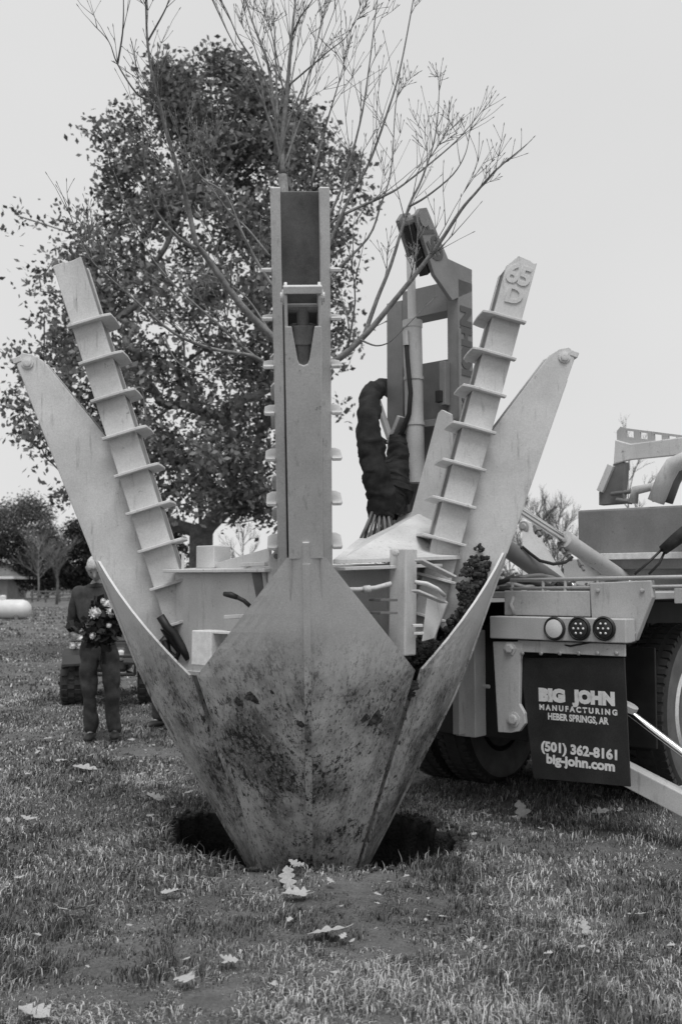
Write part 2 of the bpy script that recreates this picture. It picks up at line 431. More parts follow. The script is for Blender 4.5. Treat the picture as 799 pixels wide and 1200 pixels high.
def ridge_mesh():
    mb = MB(); zs = [-.4, -.2, 0, .2, .4, .6, .8, 1.0, 1.2, 1.4, 1.59]
    pts = [Vector((0, -Rz(z) - .003, z)) for z in zs]
    for a, b in zip(pts, pts[1:]): mb.bar(a, b, .034, .012, up=(0, -1, 0))
    mb.bar((0, -1.172, 1.595), (0, -1.212, 1.69), .03, .02, up=(0, -1, 0))
    return mb.mesh('ridge_bar', BLADE)
A_ = Vector((0, -RS, 1)).normalized(); N_ = Vector((0, -A_.z, A_.y)); Z0 = 1.02
B_ = Vector((0, -r_out(Z0), Z0)); LR = (ZR - Z0) / A_.z
def rp(t, v, u): return B_ + Vector((t, 0, 0)) + N_ * v + A_ * u
def rail_mesh(cham):
    mb = MB(); d = .165; tp = .004 if cham else .0
    for s in (-1, 1):
        top = [(0, LR), (-.02, LR - .006), (-.045, LR + .004), (-.115, LR + .012), (-d, LR - .06)] if cham else [(0, LR), (-d * .3, LR + .004), (-d * .6, LR - .003), (-d, LR + .006)]
        poly = [(0, 0)] + top + [(-d, 0)]
        mb.prism([rp(s * .135, v, u) for v, u in poly], Vector((-s * .046, 0, 0)))
    mb.mi = 1; mb.prism([rp(-.09, -d + .004, .002), rp(.09, -d + .004, .002), rp(.09, -d + .03, .002), rp(-.09, -d + .03, .002)], A_ * (LR - (.062 if cham else .012)))  # channel web toned dark in place of its shade
    return mb.mesh('rail', [PAINT, SHADESTEEL])
def flange_mesh(u):
    mb = MB(); d = .165
    for s in (-1, 1):
        mb.prism([rp(s * .1355, .022, u), rp(s * .18, .022, u), rp(s * .186, -.01, u), rp(s * .186, -d - .02, u), rp(s * .165, -d - .07, u), rp(s * .0005, -d - .075, u), rp(s * .0005, -d - .0005, u), rp(s * .1355, -d - .0005, u)], A_ * .017)
    return mb.mesh('flange', PAINT)
bm_, (am_, ageo) = blade_mesh(), arm_mesh(); cm_ = arm_cyl_mesh(ageo); rm_ = ridge_mesh()
def pin_mesh(s):
    mb = MB(); mb.lathe([(.034, 0), (.034, .008), (.022, .010), (.022, .016), (.012, .018)], (s * .080, -1.545, 2.755), (s, 0, 0), 16); return mb.mesh('pin', PAINT)
pins_me = [pin_mesh(-1), pin_mesh(1)]
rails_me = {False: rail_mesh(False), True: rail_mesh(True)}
flanges = [flange_mesh(LR - .375 - .222 * i) for i in range(9)]
blades = []
rng = random.Random(4)
for a, kd in zip(ANG, KIND):
    rot = Matrix.Rotation(a, 4, 'Z')
    b = link('blade', bm_, spade, rot); blades.append(b)
    b['label'] = {'front': 'wide dirty blade facing the viewer with a welded centre ridge', 'left': 'dirty blade seen edge-on on the left', 'right': 'dirty blade seen edge-on on the right with soil on its inside', 'back': 'rear blade hidden behind the front one'}[kd]
    ao = link('arm', am_, b); bv = ao.modifiers.new('bevel', 'BEVEL'); bv.width = .004; bv.segments = 2; bv.limit_method = 'ANGLE'
    link('cylinder', cm_, b); link('ridge_bar', rm_, b)
    for pm_ in pins_me: link('pin', pm_, b)
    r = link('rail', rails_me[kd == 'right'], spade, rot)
    bv = r.modifiers.new('bevel', 'BEVEL'); bv.width = .004; bv.segments = 2; bv.limit_method = 'ANGLE'
    for f in flanges:
        fo = link('flange', f, r); bv = fo.modifiers.new('bevel', 'BEVEL'); bv.width = .003; bv.segments = 1
    if kd == 'right':
        o1 = rp(-.1345, -.085, LR - .105); o2 = rp(-.1345, -.08, LR - .225)
        for txt, oo, sz in (('65', o1, .155), ('D', o2, .14)):
            link('lettering', text_mesh(txt, sz, PAINT, bold=.004, depth=.008, spacing=.95, M=basis(oo, N_, A_)), r)
# dried mud stuck to the front blade
for (t, z, rr_) in ((-.265, .93, .028), (-.335, .90, .018), (-.17, .96, .010), (.33, .79, .030), (.28, .80, .018), (-.03, .80, .018), (-.36, .72, .012), (.555, .93, .022), (.55, .885, .014)):
    mb = MB(); mb.lump((t, -(Rz(z) - ff(t, z)) + .002, z), rr_ * 1.1, rng, 3, .75, (1.25, .16, 1.0), fr=7); mb.build('mud_clump', SOIL, blades[0])

# --- frame ring between the rails
Wsp = lambda v: Ms @ Vector(v)
fm = MB()
def seg(mb, a, b, z0, z1, th):      # upright plate between two plan points
    a, b = Vector(a), Vector(b); d = (b - a).normalized(); n = Vector((-d.y, d.x)) * th
    mb.prism([(a.x, a.y, z0), (b.x, b.y, z0), (b.x + n.x, b.y + n.y, z0), (a.x + n.x, a.y + n.y, z0)], (0, 0, z1 - z0))
corners = [((-.72, -.14), (-.14, -.72)), ((.14, -.72), (.72, -.14)), ((.72, .14), (.14, .72)), ((-.14, .72), (-.72, .14))]
for i, (a, b) in enumerate(corners):
    mb = MB(); k_ = .66 if i == 1 else 1.0; seg(mb, Vector(a) * k_, Vector(b) * k_, .98, 1.545, .02); mb.build('frame_plate', PAINT, spade, bevel=.003)
    a2, b2 = Vector(a), Vector(b); d = (b2 - a2).normalized(); n = Vector((-d.y, d.x)); n = n if n.dot(a2 + b2) > 0 else -n
    mb = MB(); e = d * .03
    q = [a2 - n * .14, b2 - n * .14, b2 + n * .09, a2 + n * .09]
    mb.prism([(p.x, p.y, 1.548) for p in q], (0, 0, .018)); mb.build('frame_flange', PAINT, spade, bevel=.003)
mb = MB()   # lower ring flange
for a, b in corners:
    a2, b2 = Vector(a), Vector(b); d = (b2 - a2).normalized(); n = Vector((-d.y, d.x)); n = n if n.dot(a2 + b2) > 0 else -n
    q = [a2 - n * .12, b2 - n * .12, b2 + n * .02, a2 + n * .02]; mb.prism([(p.x, p.y, .985) for p in q], (0, 0, .02))
mb.build('ring_base', PAINT, spade)
def wpart(mb, name, m, bevel=.003, smooth=False): return mb.build(name, m, spade, world=True, bevel=bevel, smooth=smooth)
# left front quarter: lug, link bar, box, lever, small box
mb = MB(); y = 5.28
lug = [P(314, 655, y), P(322, 645, y), P(334, 642, y), P(337, 650, y), P(337, 700, y), P(322, 706, y), P(314, 690, y)]
mb.prism(lug, (0.01, .03, 0)); wpart(mb, 'lug_plate', PAINT)
mb = MB(); mb.lathe([(.014, 0), (.014, .012)], P(324, 652, 5.275), (0, -1, 0), 10); wpart(mb, 'bolt', DARKPAINT, 0)
mb = MB(); mb.bar(P(252, 668, 5.9), P(317, 650, 5.33), .02, .07); wpart(mb, 'link_bar', PAINT)
mb = MB(); mb.bar(P(285, 662, 5.45), P(314, 661, 5.32), .05, .02); wpart(mb, 'clevis', PAINT)
mb = MB(); c = P(250, 653, 5.95); mb.box(c, (.15, .13, .13), Matrix.Rotation(R(-40), 3, 'Z')); wpart(mb, 'valve_box', PAINT, .006)
mb = MB(); mb.cyl(P(214.5, 668, 5.75), P(214.5, 648, 5.75), .009, 8); wpart(mb, 'guide_pin', PAINT, 0)
mb = MB(); mb.tube([P(263, 696, 5.36), P(270, 697, 5.34), P(278, 700, 5.33)], [.012, .017, .013], 10)
mb.tube([P(278, 700, 5.33), P(286, 704, 5.33), P(296, 713, 5.32)], .011, 8); wpart(mb, 'hand_lever', BLACK, 0, True)
mb = MB(); mb.bar(P(268, 723, 5.38), P(290, 722, 5.25), .06, .02); wpart(mb, 'step_bracket', PAINT)
mb = MB(); mb.bar(P(300, 668, 5.36), P(306, 700, 5.36), .05, .012, up=(0, 1, 0)); wpart(mb, 'strap', DARKPAINT)
mb = MB(); mb.bar(P(309, 668, 5.33), P(313, 702, 5.33), .02, .012, up=(0, 1, 0)); wpart(mb, 'strap', PAINT)
mb = MB(); c = P(246, 759, 5.42); mb.box(c, (.15, .12, .18), Matrix.Rotation(R(-40), 3, 'Z')); wpart(mb, 'junction_box', WHITE, .006)
mb = MB(); c = P(264, 741, 5.35); mb.box(c, (.17, .10, .012), Matrix.Rotation(R(-40), 3, 'Z')); wpart(mb, 'box_lid', WHITE, .002)
for k, pts in enumerate([[(188, 722), (196, 735), (204, 742), (214, 760), (222, 772)], [(192, 735), (202, 750), (212, 763), (206, 772), (196, 764), (194, 750)], [(200, 725), (208, 744), (222, 758), (236, 765)], [(198, 772), (214, 778), (232, 772), (240, 776)]]):
    mb = MB(); mb.tube([P(x, y_, 5.82 + .05 * k) for x, y_ in pts], [.024, .024, .02, .019][k], 8); wpart(mb, 'hose', DARKPAINT if k == 3 else BLACK, 0, True)
# right front quarter: sloping deck, post, pipes, shelves
mb = MB(); A, Bq, Cq, Dq = P(390, 656, 5.35), P(541, 651, 5.95), P(512, 585, 7.05), P(425, 627, 7.05)
mb.prism([A, Bq, Cq, Dq], (0, 0, -.022)); wpart(mb, 'sloping_deck', PAINT)
ry = Matrix.Rotation(R(-42), 3, 'Z')
mb = MB(); c0, c1 = P(471, 768, 5.6), P(471, 643, 5.6)
mb.prism([c0 + ry @ Vector(p) for p in ((-.057, -.05, 0), (.057, -.05, 0), (.057, .05, 0), (-.057, .05, 0))], (0.01, 0.0, c1.z - c0.z)); wpart(mb, 'post', PAINT, .008)
mb = MB(); mb.lathe([(.02, 0), (.02, .012), (.01, .016)], P(464, 648, 5.545), (-.6, -.8, 0), 10); wpart(mb, 'bolt', PAINT, 0)
mb = MB(); mb.tube([P(404, 691, 5.30), P(420, 691, 5.36), P(440, 689, 5.42), P(458, 684, 5.45)], .013, 8); mb.tube([P(426, 691, 5.36), P(434, 690, 5.37)], .02, 8); wpart(mb, 'pipe', PAINT, 0, True)
mb = MB(); mb.tube([P(486, 682, 5.4), P(500, 684, 5.42), P(512, 690, 5.42), P(521, 698, 5.45)], .011, 8); wpart(mb, 'pipe', PAINT, 0, True)
mb = MB(); mb.bar(P(486, 692, 5.4), P(520, 706, 5.5), .06, .012); wpart(mb, 'gusset', PAINT)
mb = MB(); mb.bar(P(490, 656, 5.5), P(530, 676, 5.6), .08, .012); wpart(mb, 'gusset', PAINT)
for (x, yy) in ((447, 703), (447, 718)):
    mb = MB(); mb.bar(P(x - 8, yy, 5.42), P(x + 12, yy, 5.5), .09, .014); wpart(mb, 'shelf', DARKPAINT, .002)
for (x, yy) in ((489, 733), (490, 742)):
    mb = MB(); mb.bar(P(x - 6, yy, 5.3), P(x + 6, yy, 5.3), .06, .014); wpart(mb, 'shelf', PAINT, .002)
mb = MB(); mb.prism([P(500, 700, 5.6), P(524, 706, 5.75), P(508, 748, 5.6), P(494, 752, 5.5)], (.01, .03, 0)); wpart(mb, 'web_plate', PAINT)

# --- lift mast behind, with its cylinder
MY = R(42); mx_ = Vector((math.cos(MY), -math.sin(MY), 0)); my_ = Vector((math.sin(MY), math.cos(MY), 0))
MO = Vector((.60, 7.15, 0)); MM = basis(MO, mx_, my_); MMi = MM.inverted()
def MV(px, py, v0=0.): return MMi @ hit(px, py, MO + my_ * v0, my_)
def MU(px, py, u0): return MMi @ hit(px, py, MO + mx_ * u0, mx_)
uL, uLi, uRi, uR = (MV(x, 400).x for x in (453, 471, 524, 537))
zt = MV(537, 326).z; zi = MV(524, 364).z; zw = MV(525, 420).z; zb = 1.55; dp = .17
def mpart(mb, name, m, bevel=.004, smooth=False): return mb.build(name, m, spade, M=MM, world=True, bevel=bevel, smooth=smooth)
mb = MB(); mb.box(((uL + uLi) / 2, dp / 2, (zt + zb) / 2 - .03), (uLi - uL, dp, zt - zb - .06)); mpart(mb, 'mast_post', MASTP)
mb = MB(); mb.prism([(uRi, 0, zb), (uR, 0, zb), (uR, 0, zt), (uRi, 0, zt)], (0, dp, 0)); mpart(mb, 'mast_post', MASTP)
mb = MB(); mb.box(((uLi + uRi) / 2, dp / 2, (zi + zt) / 2), (uRi - uLi - .002, dp - .006, zt - zi)); mpart(mb, 'mast_beam', MASTP)
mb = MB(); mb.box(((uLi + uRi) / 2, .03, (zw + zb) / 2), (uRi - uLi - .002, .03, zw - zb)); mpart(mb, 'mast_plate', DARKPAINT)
mb = MB(); mb.prism([(uR + .002, -.012, zb), (uR + .002, .012, zb), (uR + .002, .012, zt - .35), (uR + .002, -.012, zt - .35)], (.012, 0, 0)); mpart(mb, 'guide_strip', MASTP, .002)
mb = MB(); mb.box(((uRi + .0), -.035, zw - .18), (.05, .06, .3)); mpart(mb, 'slide_block', MASTP)
mb = MB(); mb.box(((uRi - .02), -.06, zw - .27), (.05, .05, .08)); mpart(mb, 'latch', BLACK)
mb = MB(); mb.box(((uLi + uRi) / 2 - .02, -.03, MV(500, 498).z), (uRi - uLi + .05, .05, .05)); mpart(mb, 'cross_bar', MASTP)
# top bracket: two side plates with a hooked nose, cross tube
plate = [MU(487, 252, uR), MU(492, 244, uR), MU(500, 243, uR), MU(525, 303, uR), MU(553, 316, uR), MU(553, 342, uR), MU(530, 352, uR), MU(509, 322, uR)]
mb = MB(); mb.prism(plate, (-.03, 0, 0)); mpart(mb, 'bracket_plate', MASTP)
du = MV(463, 255, plate[0].y).x - uR
mb = MB(); mb.prism([p + Vector((du, 0, 0)) for p in (plate[0], plate[1], plate[2], plate[2].lerp(plate[3], .55), plate[0].lerp(plate[7], .62))], (.03, 0, 0)); mpart(mb, 'bracket_plate', MASTP)
c = (plate[0] + plate[2]) / 2 + Vector((0, .02, -.05))
mb = MB(); mb.tube([Vector((uR + du, c.y, c.z)), Vector((uR + .01, c.y, c.z))], .05, 16); mpart(mb, 'pivot_tube', MASTP, 0)
mb = MB(); mb.prism([p + Vector((-.034, 0, -.05)) for p in (plate[0], plate[2], plate[2].lerp(plate[3], .9), plate[0].lerp(plate[7], .86))], (-.07, 0, 0)); mpart(mb, 'bracket_shade_fill', BLACK)  # black block standing in for the shaded gap inside the bracket
d1 = (plate[2] - plate[3]).normalized(); oc = (plate[0] + plate[2] + plate[3] + plate[7]) / 4 + Vector((.003, 0, 0)) - d1 * .01
perp = Vector((1, 0, 0)).cross(d1)
link('lettering', text_mesh('65A', .17, LETTER, bold=.006, depth=.001, spacing=1.05, M=(WM[spade].inverted() @ MM) @ basis(oc, d1, perp)), spade)
hzt = (zt - .12 - zb)
link('lettering', text_mesh('BIG JOHN', .165, LETTER, bold=.012, depth=.001, spacing=1.08, xscale=1.08, M=(WM[spade].inverted() @ MM) @ basis((uR + .004, dp * .55, zt - .60), (0, 0, 1), (0, -1, 0))), spade)
# cylinder
r0, r1, b1 = MV(480, 262, -.14), MV(483, 376, -.14), MV(487, 566, -.14)
mb = MB(); mb.cyl(r0, r1 - Vector((0, 0, .05)), .030, 16); auto_smooth(mpart(mb, 'rod', BONE, 0, False))
mb = MB(); mb.cyl(r1, b1, .064, 20); mb.cyl(r1, r1 - Vector((0, 0, .05)), .069, 20); mb.cyl(r1 + (b1 - r1) * .35, r1 + (b1 - r1) * .37, .07, 20); mb.cyl(r1 + (b1 - r1) * .63, r1 + (b1 - r1) * .65, .07, 20)
auto_smooth(mpart(mb, 'barrel', PAINT2, 0))
hs = [MV(475, 388, -.22), MV(476, 405, -.22), MV(478, 430, -.23), MV(481, 460, -.23), MV(479, 485, -.22), MV(472, 505, -.22), MV(462, 516, -.22), MV(452, 518, -.2), MV(446, 514, -.18)]
mb = MB(); mb.tube(hs, .016, 8); mpart(mb, 'hose', BLACK, 0, True)
mb = MB(); mb.tube(hs[:2], .023, 10); mpart(mb, 'hose_fitting', STEEL, 0)
mb = MB(); mb.bar(MV(436, 452, -.2), MV(457, 514, -.2), .03, .05, up=(0, 1, 0)); mb.bar(MV(457, 520, -.2), MV(470, 488, -.2), .03, .06, up=(0, 1, 0)); mpart(mb, 'hose_bracket', PAINT2)
mb = MB(); mb.prism([MV(455, 545, -.16), MV(470, 490, -.16), MV(474, 490, -.16), MV(478, 600, -.16), MV(455, 605, -.16)], (0, .03, 0)); mpart(mb, 'hose_bracket', MASTP)
# fabric sleeve over the hose bundle
rg = random.Random(9)
def sleeve(path, rad):
    pts, rads = [], []; n = 70
    for i in range(n):
        t = i / (n - 1) * (len(path) - 1); k = min(int(t), len(path) - 2); f = t - k
        p = Vector(path[k]).lerp(Vector(path[k + 1]), f * f * (3 - 2 * f) * .5 + f * .5)
        pts.append(p + Vector((rg.uniform(-.002, .002), 0, 0)))
        r = rad[k] + (rad[k + 1] - rad[k]) * f; rads.append(r * (1 + .015 * math.sin(i * 1.7) + rg.uniform(-.012, .012)))
    return pts, rads
mb = MB()
mb.tube(*sleeve([P(466, 466, 8.1), P(455, 455, 7.85), P(444, 453, 7.5), P(434, 464, 7.1), P(431, 492, 6.92), P(434, 522, 6.9), P(440, 552, 6.88), P(446, 580, 6.88), P(447, 606, 6.88)], [.05, .05, .06, .066, .074, .080, .092, .10, .085]), n=20)
def crumple(mb):
    mb.v = [tuple(Vector(v) + .026 * mnoise.noise_vector(Vector(v) * 8) + .016 * mnoise.noise_vector(Vector((v[0] * 22, v[1] * 22, v[2] * 34)))) for v in mb.v]
crumple(mb); wpart(mb, 'hose_sleeve', FABRIC, 0, True)
mb = MB(); mb.tube(*sleeve([P(470, 512, 7.1), P(466, 545, 7.05), P(461, 578, 7.0), P(452, 600, 6.95)], [.07, .10, .13, .09]), n=18); crumple(mb); wpart(mb, 'hose_sleeve', FABRIC, 0, True)
for i in range(10):
    t = i / 9; a = P(436 + 20 * t, 600, 6.84 + .02 * (i % 2)); b = P(421 + 44 * t, 636 - 3 * abs(t - .5), 6.78)
    mb = MB(); mb.tube([a, a.lerp(b, .5) + Vector((rg.uniform(-.01, .01), -.02, 0)), b], .010, 6); wpart(mb, 'hose', BLACK if i % 2 else DARKPAINT, 0, True)
# tall gusset in front of the mast
g0 = P(500, 560, 6.62)
mb = MB(); gp = [hit(x, y_, g0, my_) for x, y_ in ((513, 484), (517, 480), (527, 485), (528, 556), (503, 632), (474, 630))]
mb.prism(gp, my_ * .03); wpart(mb, 'tall_gusset', PAINT)
mb = MB(); mb.prism([P(526, 487, 6.8), P(532, 490, 7.1), P(534, 560, 7.0), P(527, 556, 6.65)], (.02, .02, 0)); wpart(mb, 'gusset_side', MASTP)
mb = MB(); mb.bar(P(506, 546, 6.6), P(532, 546, 6.75), .12, .018); wpart(mb, 'shelf', MASTP)

# --- soil left inside the right blade and at the post foot
mb = MB(); rg2 = random.Random(3)
Mr = WM[spade] @ Matrix.Rotation(R(90), 4, 'Z')
for i in range(1700):                       # on the inside of the right blade
    t = rg2.uniform(-.40, .42); z = rg2.uniform(1.02, 1.57)
    if z > 1.60 - (abs(t) - .09) * 1.15 or mnoise.noise(Vector((t * 6, z * 6, 3))) < -.15: continue
    r = Rz(z) - ff(t, z) - .048; p = Mr @ Vector((t * .93, -r + rg2.uniform(0, .03), z)); mb.lump(p, rg2.uniform(.006, .019), rg2, 1, .35, fr=5)
for i in range(1900):                      # the thicker clod caught beside the arm
    t = -rg2.uniform(.10, .27); zr_ = 1.62 - 1.25 * (abs(t) - .09); f_ = rg2.random()
    z = zr_ - .14 + (.12 + .09 * (1 + mnoise.noise(Vector((t * 9, 1, 2))))) * f_
    if f_ > .45 and mnoise.noise(Vector((t * 22, z * 22, 4))) < -.02: continue
    r = Rz(min(z, zr_)) - ff(t, z) - .045 - .07 * f_; mb.lump(Mr @ Vector((t, -r + rg2.uniform(-.0, .04), z)), .004 + .014 * rg2.random() ** 2.2, rg2, 1, .6, fr=5)
so_ = mb.build('soil', SOIL, None); tag(so_, 'dark crumbly soil clinging inside the right blade', 'soil', kind='stuff')
mb = MB()
for i in range(1100):
    c = P(491, 0, 5.8); a_ = rg2.uniform(0, 6.28); q_ = rg2.random() ** .5; x_, y_ = c.x + .11 * q_ * math.cos(a_), 5.88 + .15 * q_ * math.sin(a_)
    zz = 1.03 + .10 * (1 - q_) + .06 * rg2.random() + .05 * (x_ - c.x) / .17
    mb.lump((x_, y_, zz), rg2.uniform(.006, .019), rg2, 1, .35, fr=5)
mb.lump((c.x, 5.88, 1.0), .10, rg2, 3, .4, (1.0, 1.3, .75), 4)
so_ = mb.build('soil', SOIL, None); tag(so_, 'small heap of dark soil at the foot of the square post', 'soil', kind='stuff')

# ------------------------------------------------------------------ TRUCK
TY = R(40); tx = Vector((math.cos(TY), -math.sin(TY), 0)); ty = Vector((math.sin(TY), math.cos(TY), 0))
TO = Vector((.895, 6.30, 0)); TM = basis(TO, tx, ty); TMi = TM.inverted()
truck = empty('truck', TM, 'pale grey carrier truck backed up behind the tree spade, seen at its rear corner', 'truck')
def TV(px, py, v0=0.): return TMi @ hit(px, py, TO + ty * v0, ty)
def TP(px, py, Y): return TMi @ P(px, py, Y)
def tp(mb, name, m, bevel=.004, smooth=False, parent=None): return mb.build(name, m, parent or truck, bevel=bevel, smooth=smooth)
q0, q1 = TV(573, 722), TV(733, 749); U1 = q1.x; ZT, ZBm = q0.z, TV(573, 748).z
mb = MB(); mb.box((U1 / 2, .06, (ZT + ZBm) / 2), (U1, .12, ZT - ZBm)); lb = tp(mb, 'light_bar', PAINT2, .006)
for i, px in enumerate((650, 679, 708)):
    c = TV(px, 736.5); mb = MB(); mb.mi = 0
    mb.lathe([(.067, 0), (.069, .012), (.060, .020), (.054, .012), (.0, .012)], (c.x, .002, c.z), (0, -1, 0), 28)
    mb.mi = 1; mb.lathe([(.053, 0), (.053, .006), (.03, .011), (.0, .012)], (c.x, -.010, c.z), (0, -1, 0), 24)
    if i:
        mb.mi = 2
        for k in range(7):
            a = k * math.pi / 3; rr_ = .030 if k < 6 else 0
            mb.lathe([(.0075, 0), (.006, .004), (.001, .006)], (c.x + rr_ * math.cos(a), -.020, c.z + rr_ * math.sin(a)), (0, -1, 0), 8)
    lp = tp(mb, 'tail_lamp', [BLACK, BONE if i == 0 else LENS, WHITE], 0, parent=lb); auto_smooth(lp, 50)
    lp['label'] = 'white reversing lamp in a black ring' if i == 0 else 'dark round lamp with a ring of bright LED dots'
# flap hanger and bracket
mb = MB(); a, b = TV(604, 752), TV(730, 770); mb.box(((a.x + b.x) / 2, .03, (ZBm + b.z) / 2 - .003), (b.x - a.x, .016, ZBm - b.z - .006)); tp(mb, 'flap_hanger', PAINT2)
for k in range(6):
    c_ = TV(612 + 22 * k, 765.5, .022); mb = MB(); mb.lathe([(.013, 0), (.013, .008), (.006, .010)], c_, (0, -1, 0), 6); tp(mb, 'bolt', STEEL, 0)
mb = MB(); mb.tube([TV(640, 752, .05), TV(668, 757, .02), TV(700, 751, .02), TV(728, 756, .04), TV(745, 752, .1)], .006, 6); tp(mb, 'lamp_wire', BLACK, 0, True)
for px_, py_ in ((700, 692), (752, 692), (702, 742), (742, 742)):
    c_ = TV(px_, py_, .128); mb = MB(); mb.lathe([(.013, 0), (.013, .008), (.006, .010)], c_, (0, -1, 0), 6); tp(mb, 'bolt', PAINT2, 0)
mb = MB(); bp = [(577, 752), (612, 752), (609, 775), (608, 825), (614, 836), (615, 848), (608, 857), (598, 859), (583, 858)]
mb.prism([TV(x, y_, .018) for x, y_ in bp], (0, .03, 0)); tp(mb, 'hinge_plate', PAINT2)
for x, y_ in ((597, 760), (601, 843)):
    c = TV(x, y_, .018); mb = MB(); mb.lathe([(.045, 0), (.045, .004), (.028, .005), (.028, .018), (.02, .02)], c, (0, -1, 0), 6 if y_ < 800 else 16); tp(mb, 'bolt', PAINT2, 0)
mb = MB(); fl = [TV(608, 771, .05), TV(731, 771, .05), TV(738, 922, .05), TV(625, 912, .05)]
mb.prism(fl, (0, .012, 0)); flap = tp(mb, 'mud_flap', FLAP, .002); flap['label'] = 'black rubber mud flap printed with white lettering'
def on_flap(txt, px, py, w_px, h, bold=.0, spacing=1.):
    c = TV(px, py, .0495); a = TV(px - w_px / 2, py - .0 * w_px, .0495); b = TV(px + w_px / 2, py, .0495)
    c2 = TV(px + 20, py + 20 * SL, .0495); ex = (c2 - c).normalized()
    me = text_mesh(txt, h, WHITE, bold=bold, depth=.0, spacing=spacing)
    wd = max(v.co.x for v in me.vertices) - min(v.co.x for v in me.vertices)
    me.transform(Matrix.Diagonal(((b.x - a.x) / wd, 1, 1, 1)))
    me.transform(basis(c, ex, (0, 0, 1))); link('lettering', me, flap)
SL = .065
on_flap('BIG', 646, 815.5, 31, .092, .008, .95); on_flap('JOHN', 696, 818.5, 50, .092, .008, .95)
SL = .075; on_flap('MANUFACTURING', 676, 832, 91, .042, .0022, 1.5)
SL = .085; on_flap('HEBER SPRINGS, AR', 676, 842.5, 71, .052, .0022, 1.0)
SL = .125; on_flap('(501) 362-8161', 678, 880, 89, .074, .0035, 1.0)
SL = .12; on_flap('big-john.com', 679, 894, 80, .074, .0035, 1.0)
# corner gusset, rear sill, deck
mb = MB(); gq = [TV(690, 683, .13), TV(762, 680, .13), TV(764, 700, .13), TV(744, 751, .13), TV(694, 751, .13)]
mb.prism(gq, (0, .05, 0)); tp(mb, 'corner_gusset', PAINT2, .006)
mb = MB(); a, b = TV(590, 722, .13), TV(690, 692, .13); mb.box(((a.x + b.x) / 2, .16, (ZT + b.z) / 2), (b.x - a.x, .05, b.z - ZT - .004)); tp(mb, 'rear_sill', PAINT2, .006)
zd = b.z
mb = MB(); mb.prism([(-1.2, .2, zd - .05), (.93, .2, zd - .05), (.93, 5.2, zd - .05), (-1.2, 5.2, zd - .05)], (0, 0, .04)); tp(mb, 'deck', PAINT2)
for zz, px in ((680, 0), (690, 0)):
    z_ = TV(660, zz, .15).z; mb = MB(); mb.tube([(TV(598, zz, .15).x, .15, z_), (2.2, .15, z_ + .03)], .012 if zz == 680 else .010, 8)
    tp(mb, 'hand_rail', PAINT2, 0, True)
for px in (600, 636, 662, 700, 745):
    mb = MB(); mb.cyl(TV(px, 680, .15), TV(px, 694, .15), .010, 8); tp(mb, 'rail_stanchion', PAINT2, 0)
mb = MB(); mb.box((1.35, .45, TV(780, 698, .45).z), (.75, .06, .09)); tp(mb, 'side_beam', PAINT2)
mb = MB(); mb.box((1.55, 2.0, zd + .0), (.10, 3.2, .10)); tp(mb, 'side_beam', PAINT2)
for u in (-.55, .15):
    mb = MB(); mb.box((u, 2.8, zd - .22), (.09, 5.0, .26)); tp(mb, 'chassis_rail', BLACK)
mb = MB(); mb.box((.32, .62, .78), (.9, .02, .6)); tp(mb, 'wheel_guard', BLACK)
mb = MB(); mb.cyl((-1.15, 1.28, .56), (.72, 1.28, .65), .09, 12); tp(mb, 'axle', BLACK, 0)
mb = MB(); mb.box((-.45, .62, .82), (1.15, .06, .75)); tp(mb, 'underbody_shade_plate', BLACK)  # black plate added to fill the shade below the truck
mb = MB(); mb.box((-.3, 2.2, .75), (1.7, 1.6, .7)); tp(mb, 'underbody_shade_block', BLACK, .05)  # black bulk added to deepen the dark of the underside
# wheels
def wheel(u, v, z, r, w_):
    t = MB(); prof_ = [(r * .56, -w_ * .40), (r * .72, -w_ * .52), (r * .90, -w_ * .5), (r * .985, -w_ * .40), (r, -w_ * .2), (r, w_ * .2), (r * .985, w_ * .40), (r * .90, w_ * .5), (r * .72, w_ * .52), (r * .56, w_ * .40)]
    h = MB(); h.lathe([(r * .57, -w_ * .4), (r * .57, w_ * .40), (r * .53, w_ * .46), (r * .50, w_ * .40), (r * .44, w_ * .10), (r * .25, w_ * .12), (r * .24, w_ * .36), (r * .12, w_ * .40), (r * .0, w_ * .42)], (u, v, z), (1, 0, 0), 36)
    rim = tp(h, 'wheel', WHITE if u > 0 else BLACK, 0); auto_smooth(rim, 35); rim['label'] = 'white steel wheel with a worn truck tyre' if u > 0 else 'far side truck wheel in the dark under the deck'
    t.lathe(prof_, (u, v, z), (1, 0, 0), 56); ty_ = tp(t, 'tyre', TYRE, 0, True, parent=rim)
    ty_.data.materials.append(TYRESIDE)
    for p_ in ty_.data.polygons:
        c_ = p_.center; rr_ = math.hypot(c_.y - v, c_.z - z)
        if rr_ < r * .93: p_.material_index = 1
    k = MB()
    for i in range(60):
        a = 2 * math.pi * i / 60; c_ = Vector((u, v + math.cos(a) * r * .978, z + math.sin(a) * r * .978)); Mq = Matrix.Rotation(a, 3, 'X')
        for s in (-.36, .36): k.box(c_ + Vector((s * w_, 0, 0)), (w_ * .2, .03, .034), Mq)
        k.box(c_ + Vector((0, 0, 0)), (w_ * .3, .034, .042), Mq)
    tp(k, 'tread', TYRE, 0, parent=rim)
    n_ = MB()
    for i in range(10):
        a = 2 * math.pi * i / 10; n_.lathe([(.018, 0), (.018, .03), (.01, .034)], (u + w_ * .1, v + math.cos(a) * r * .34, z + math.sin(a) * r * .34), (1, 0, 0), 6)
    tp(n_, 'lug_nuts', STEEL, 0, parent=rim)
wheel(.66, 1.22, .655, .55, .26); wheel(.32, 1.22, .655, .55, .26); wheel(-.80, 1.28, .555, .55, .26); wheel(-1.12, 1.28, .555, .55, .26)
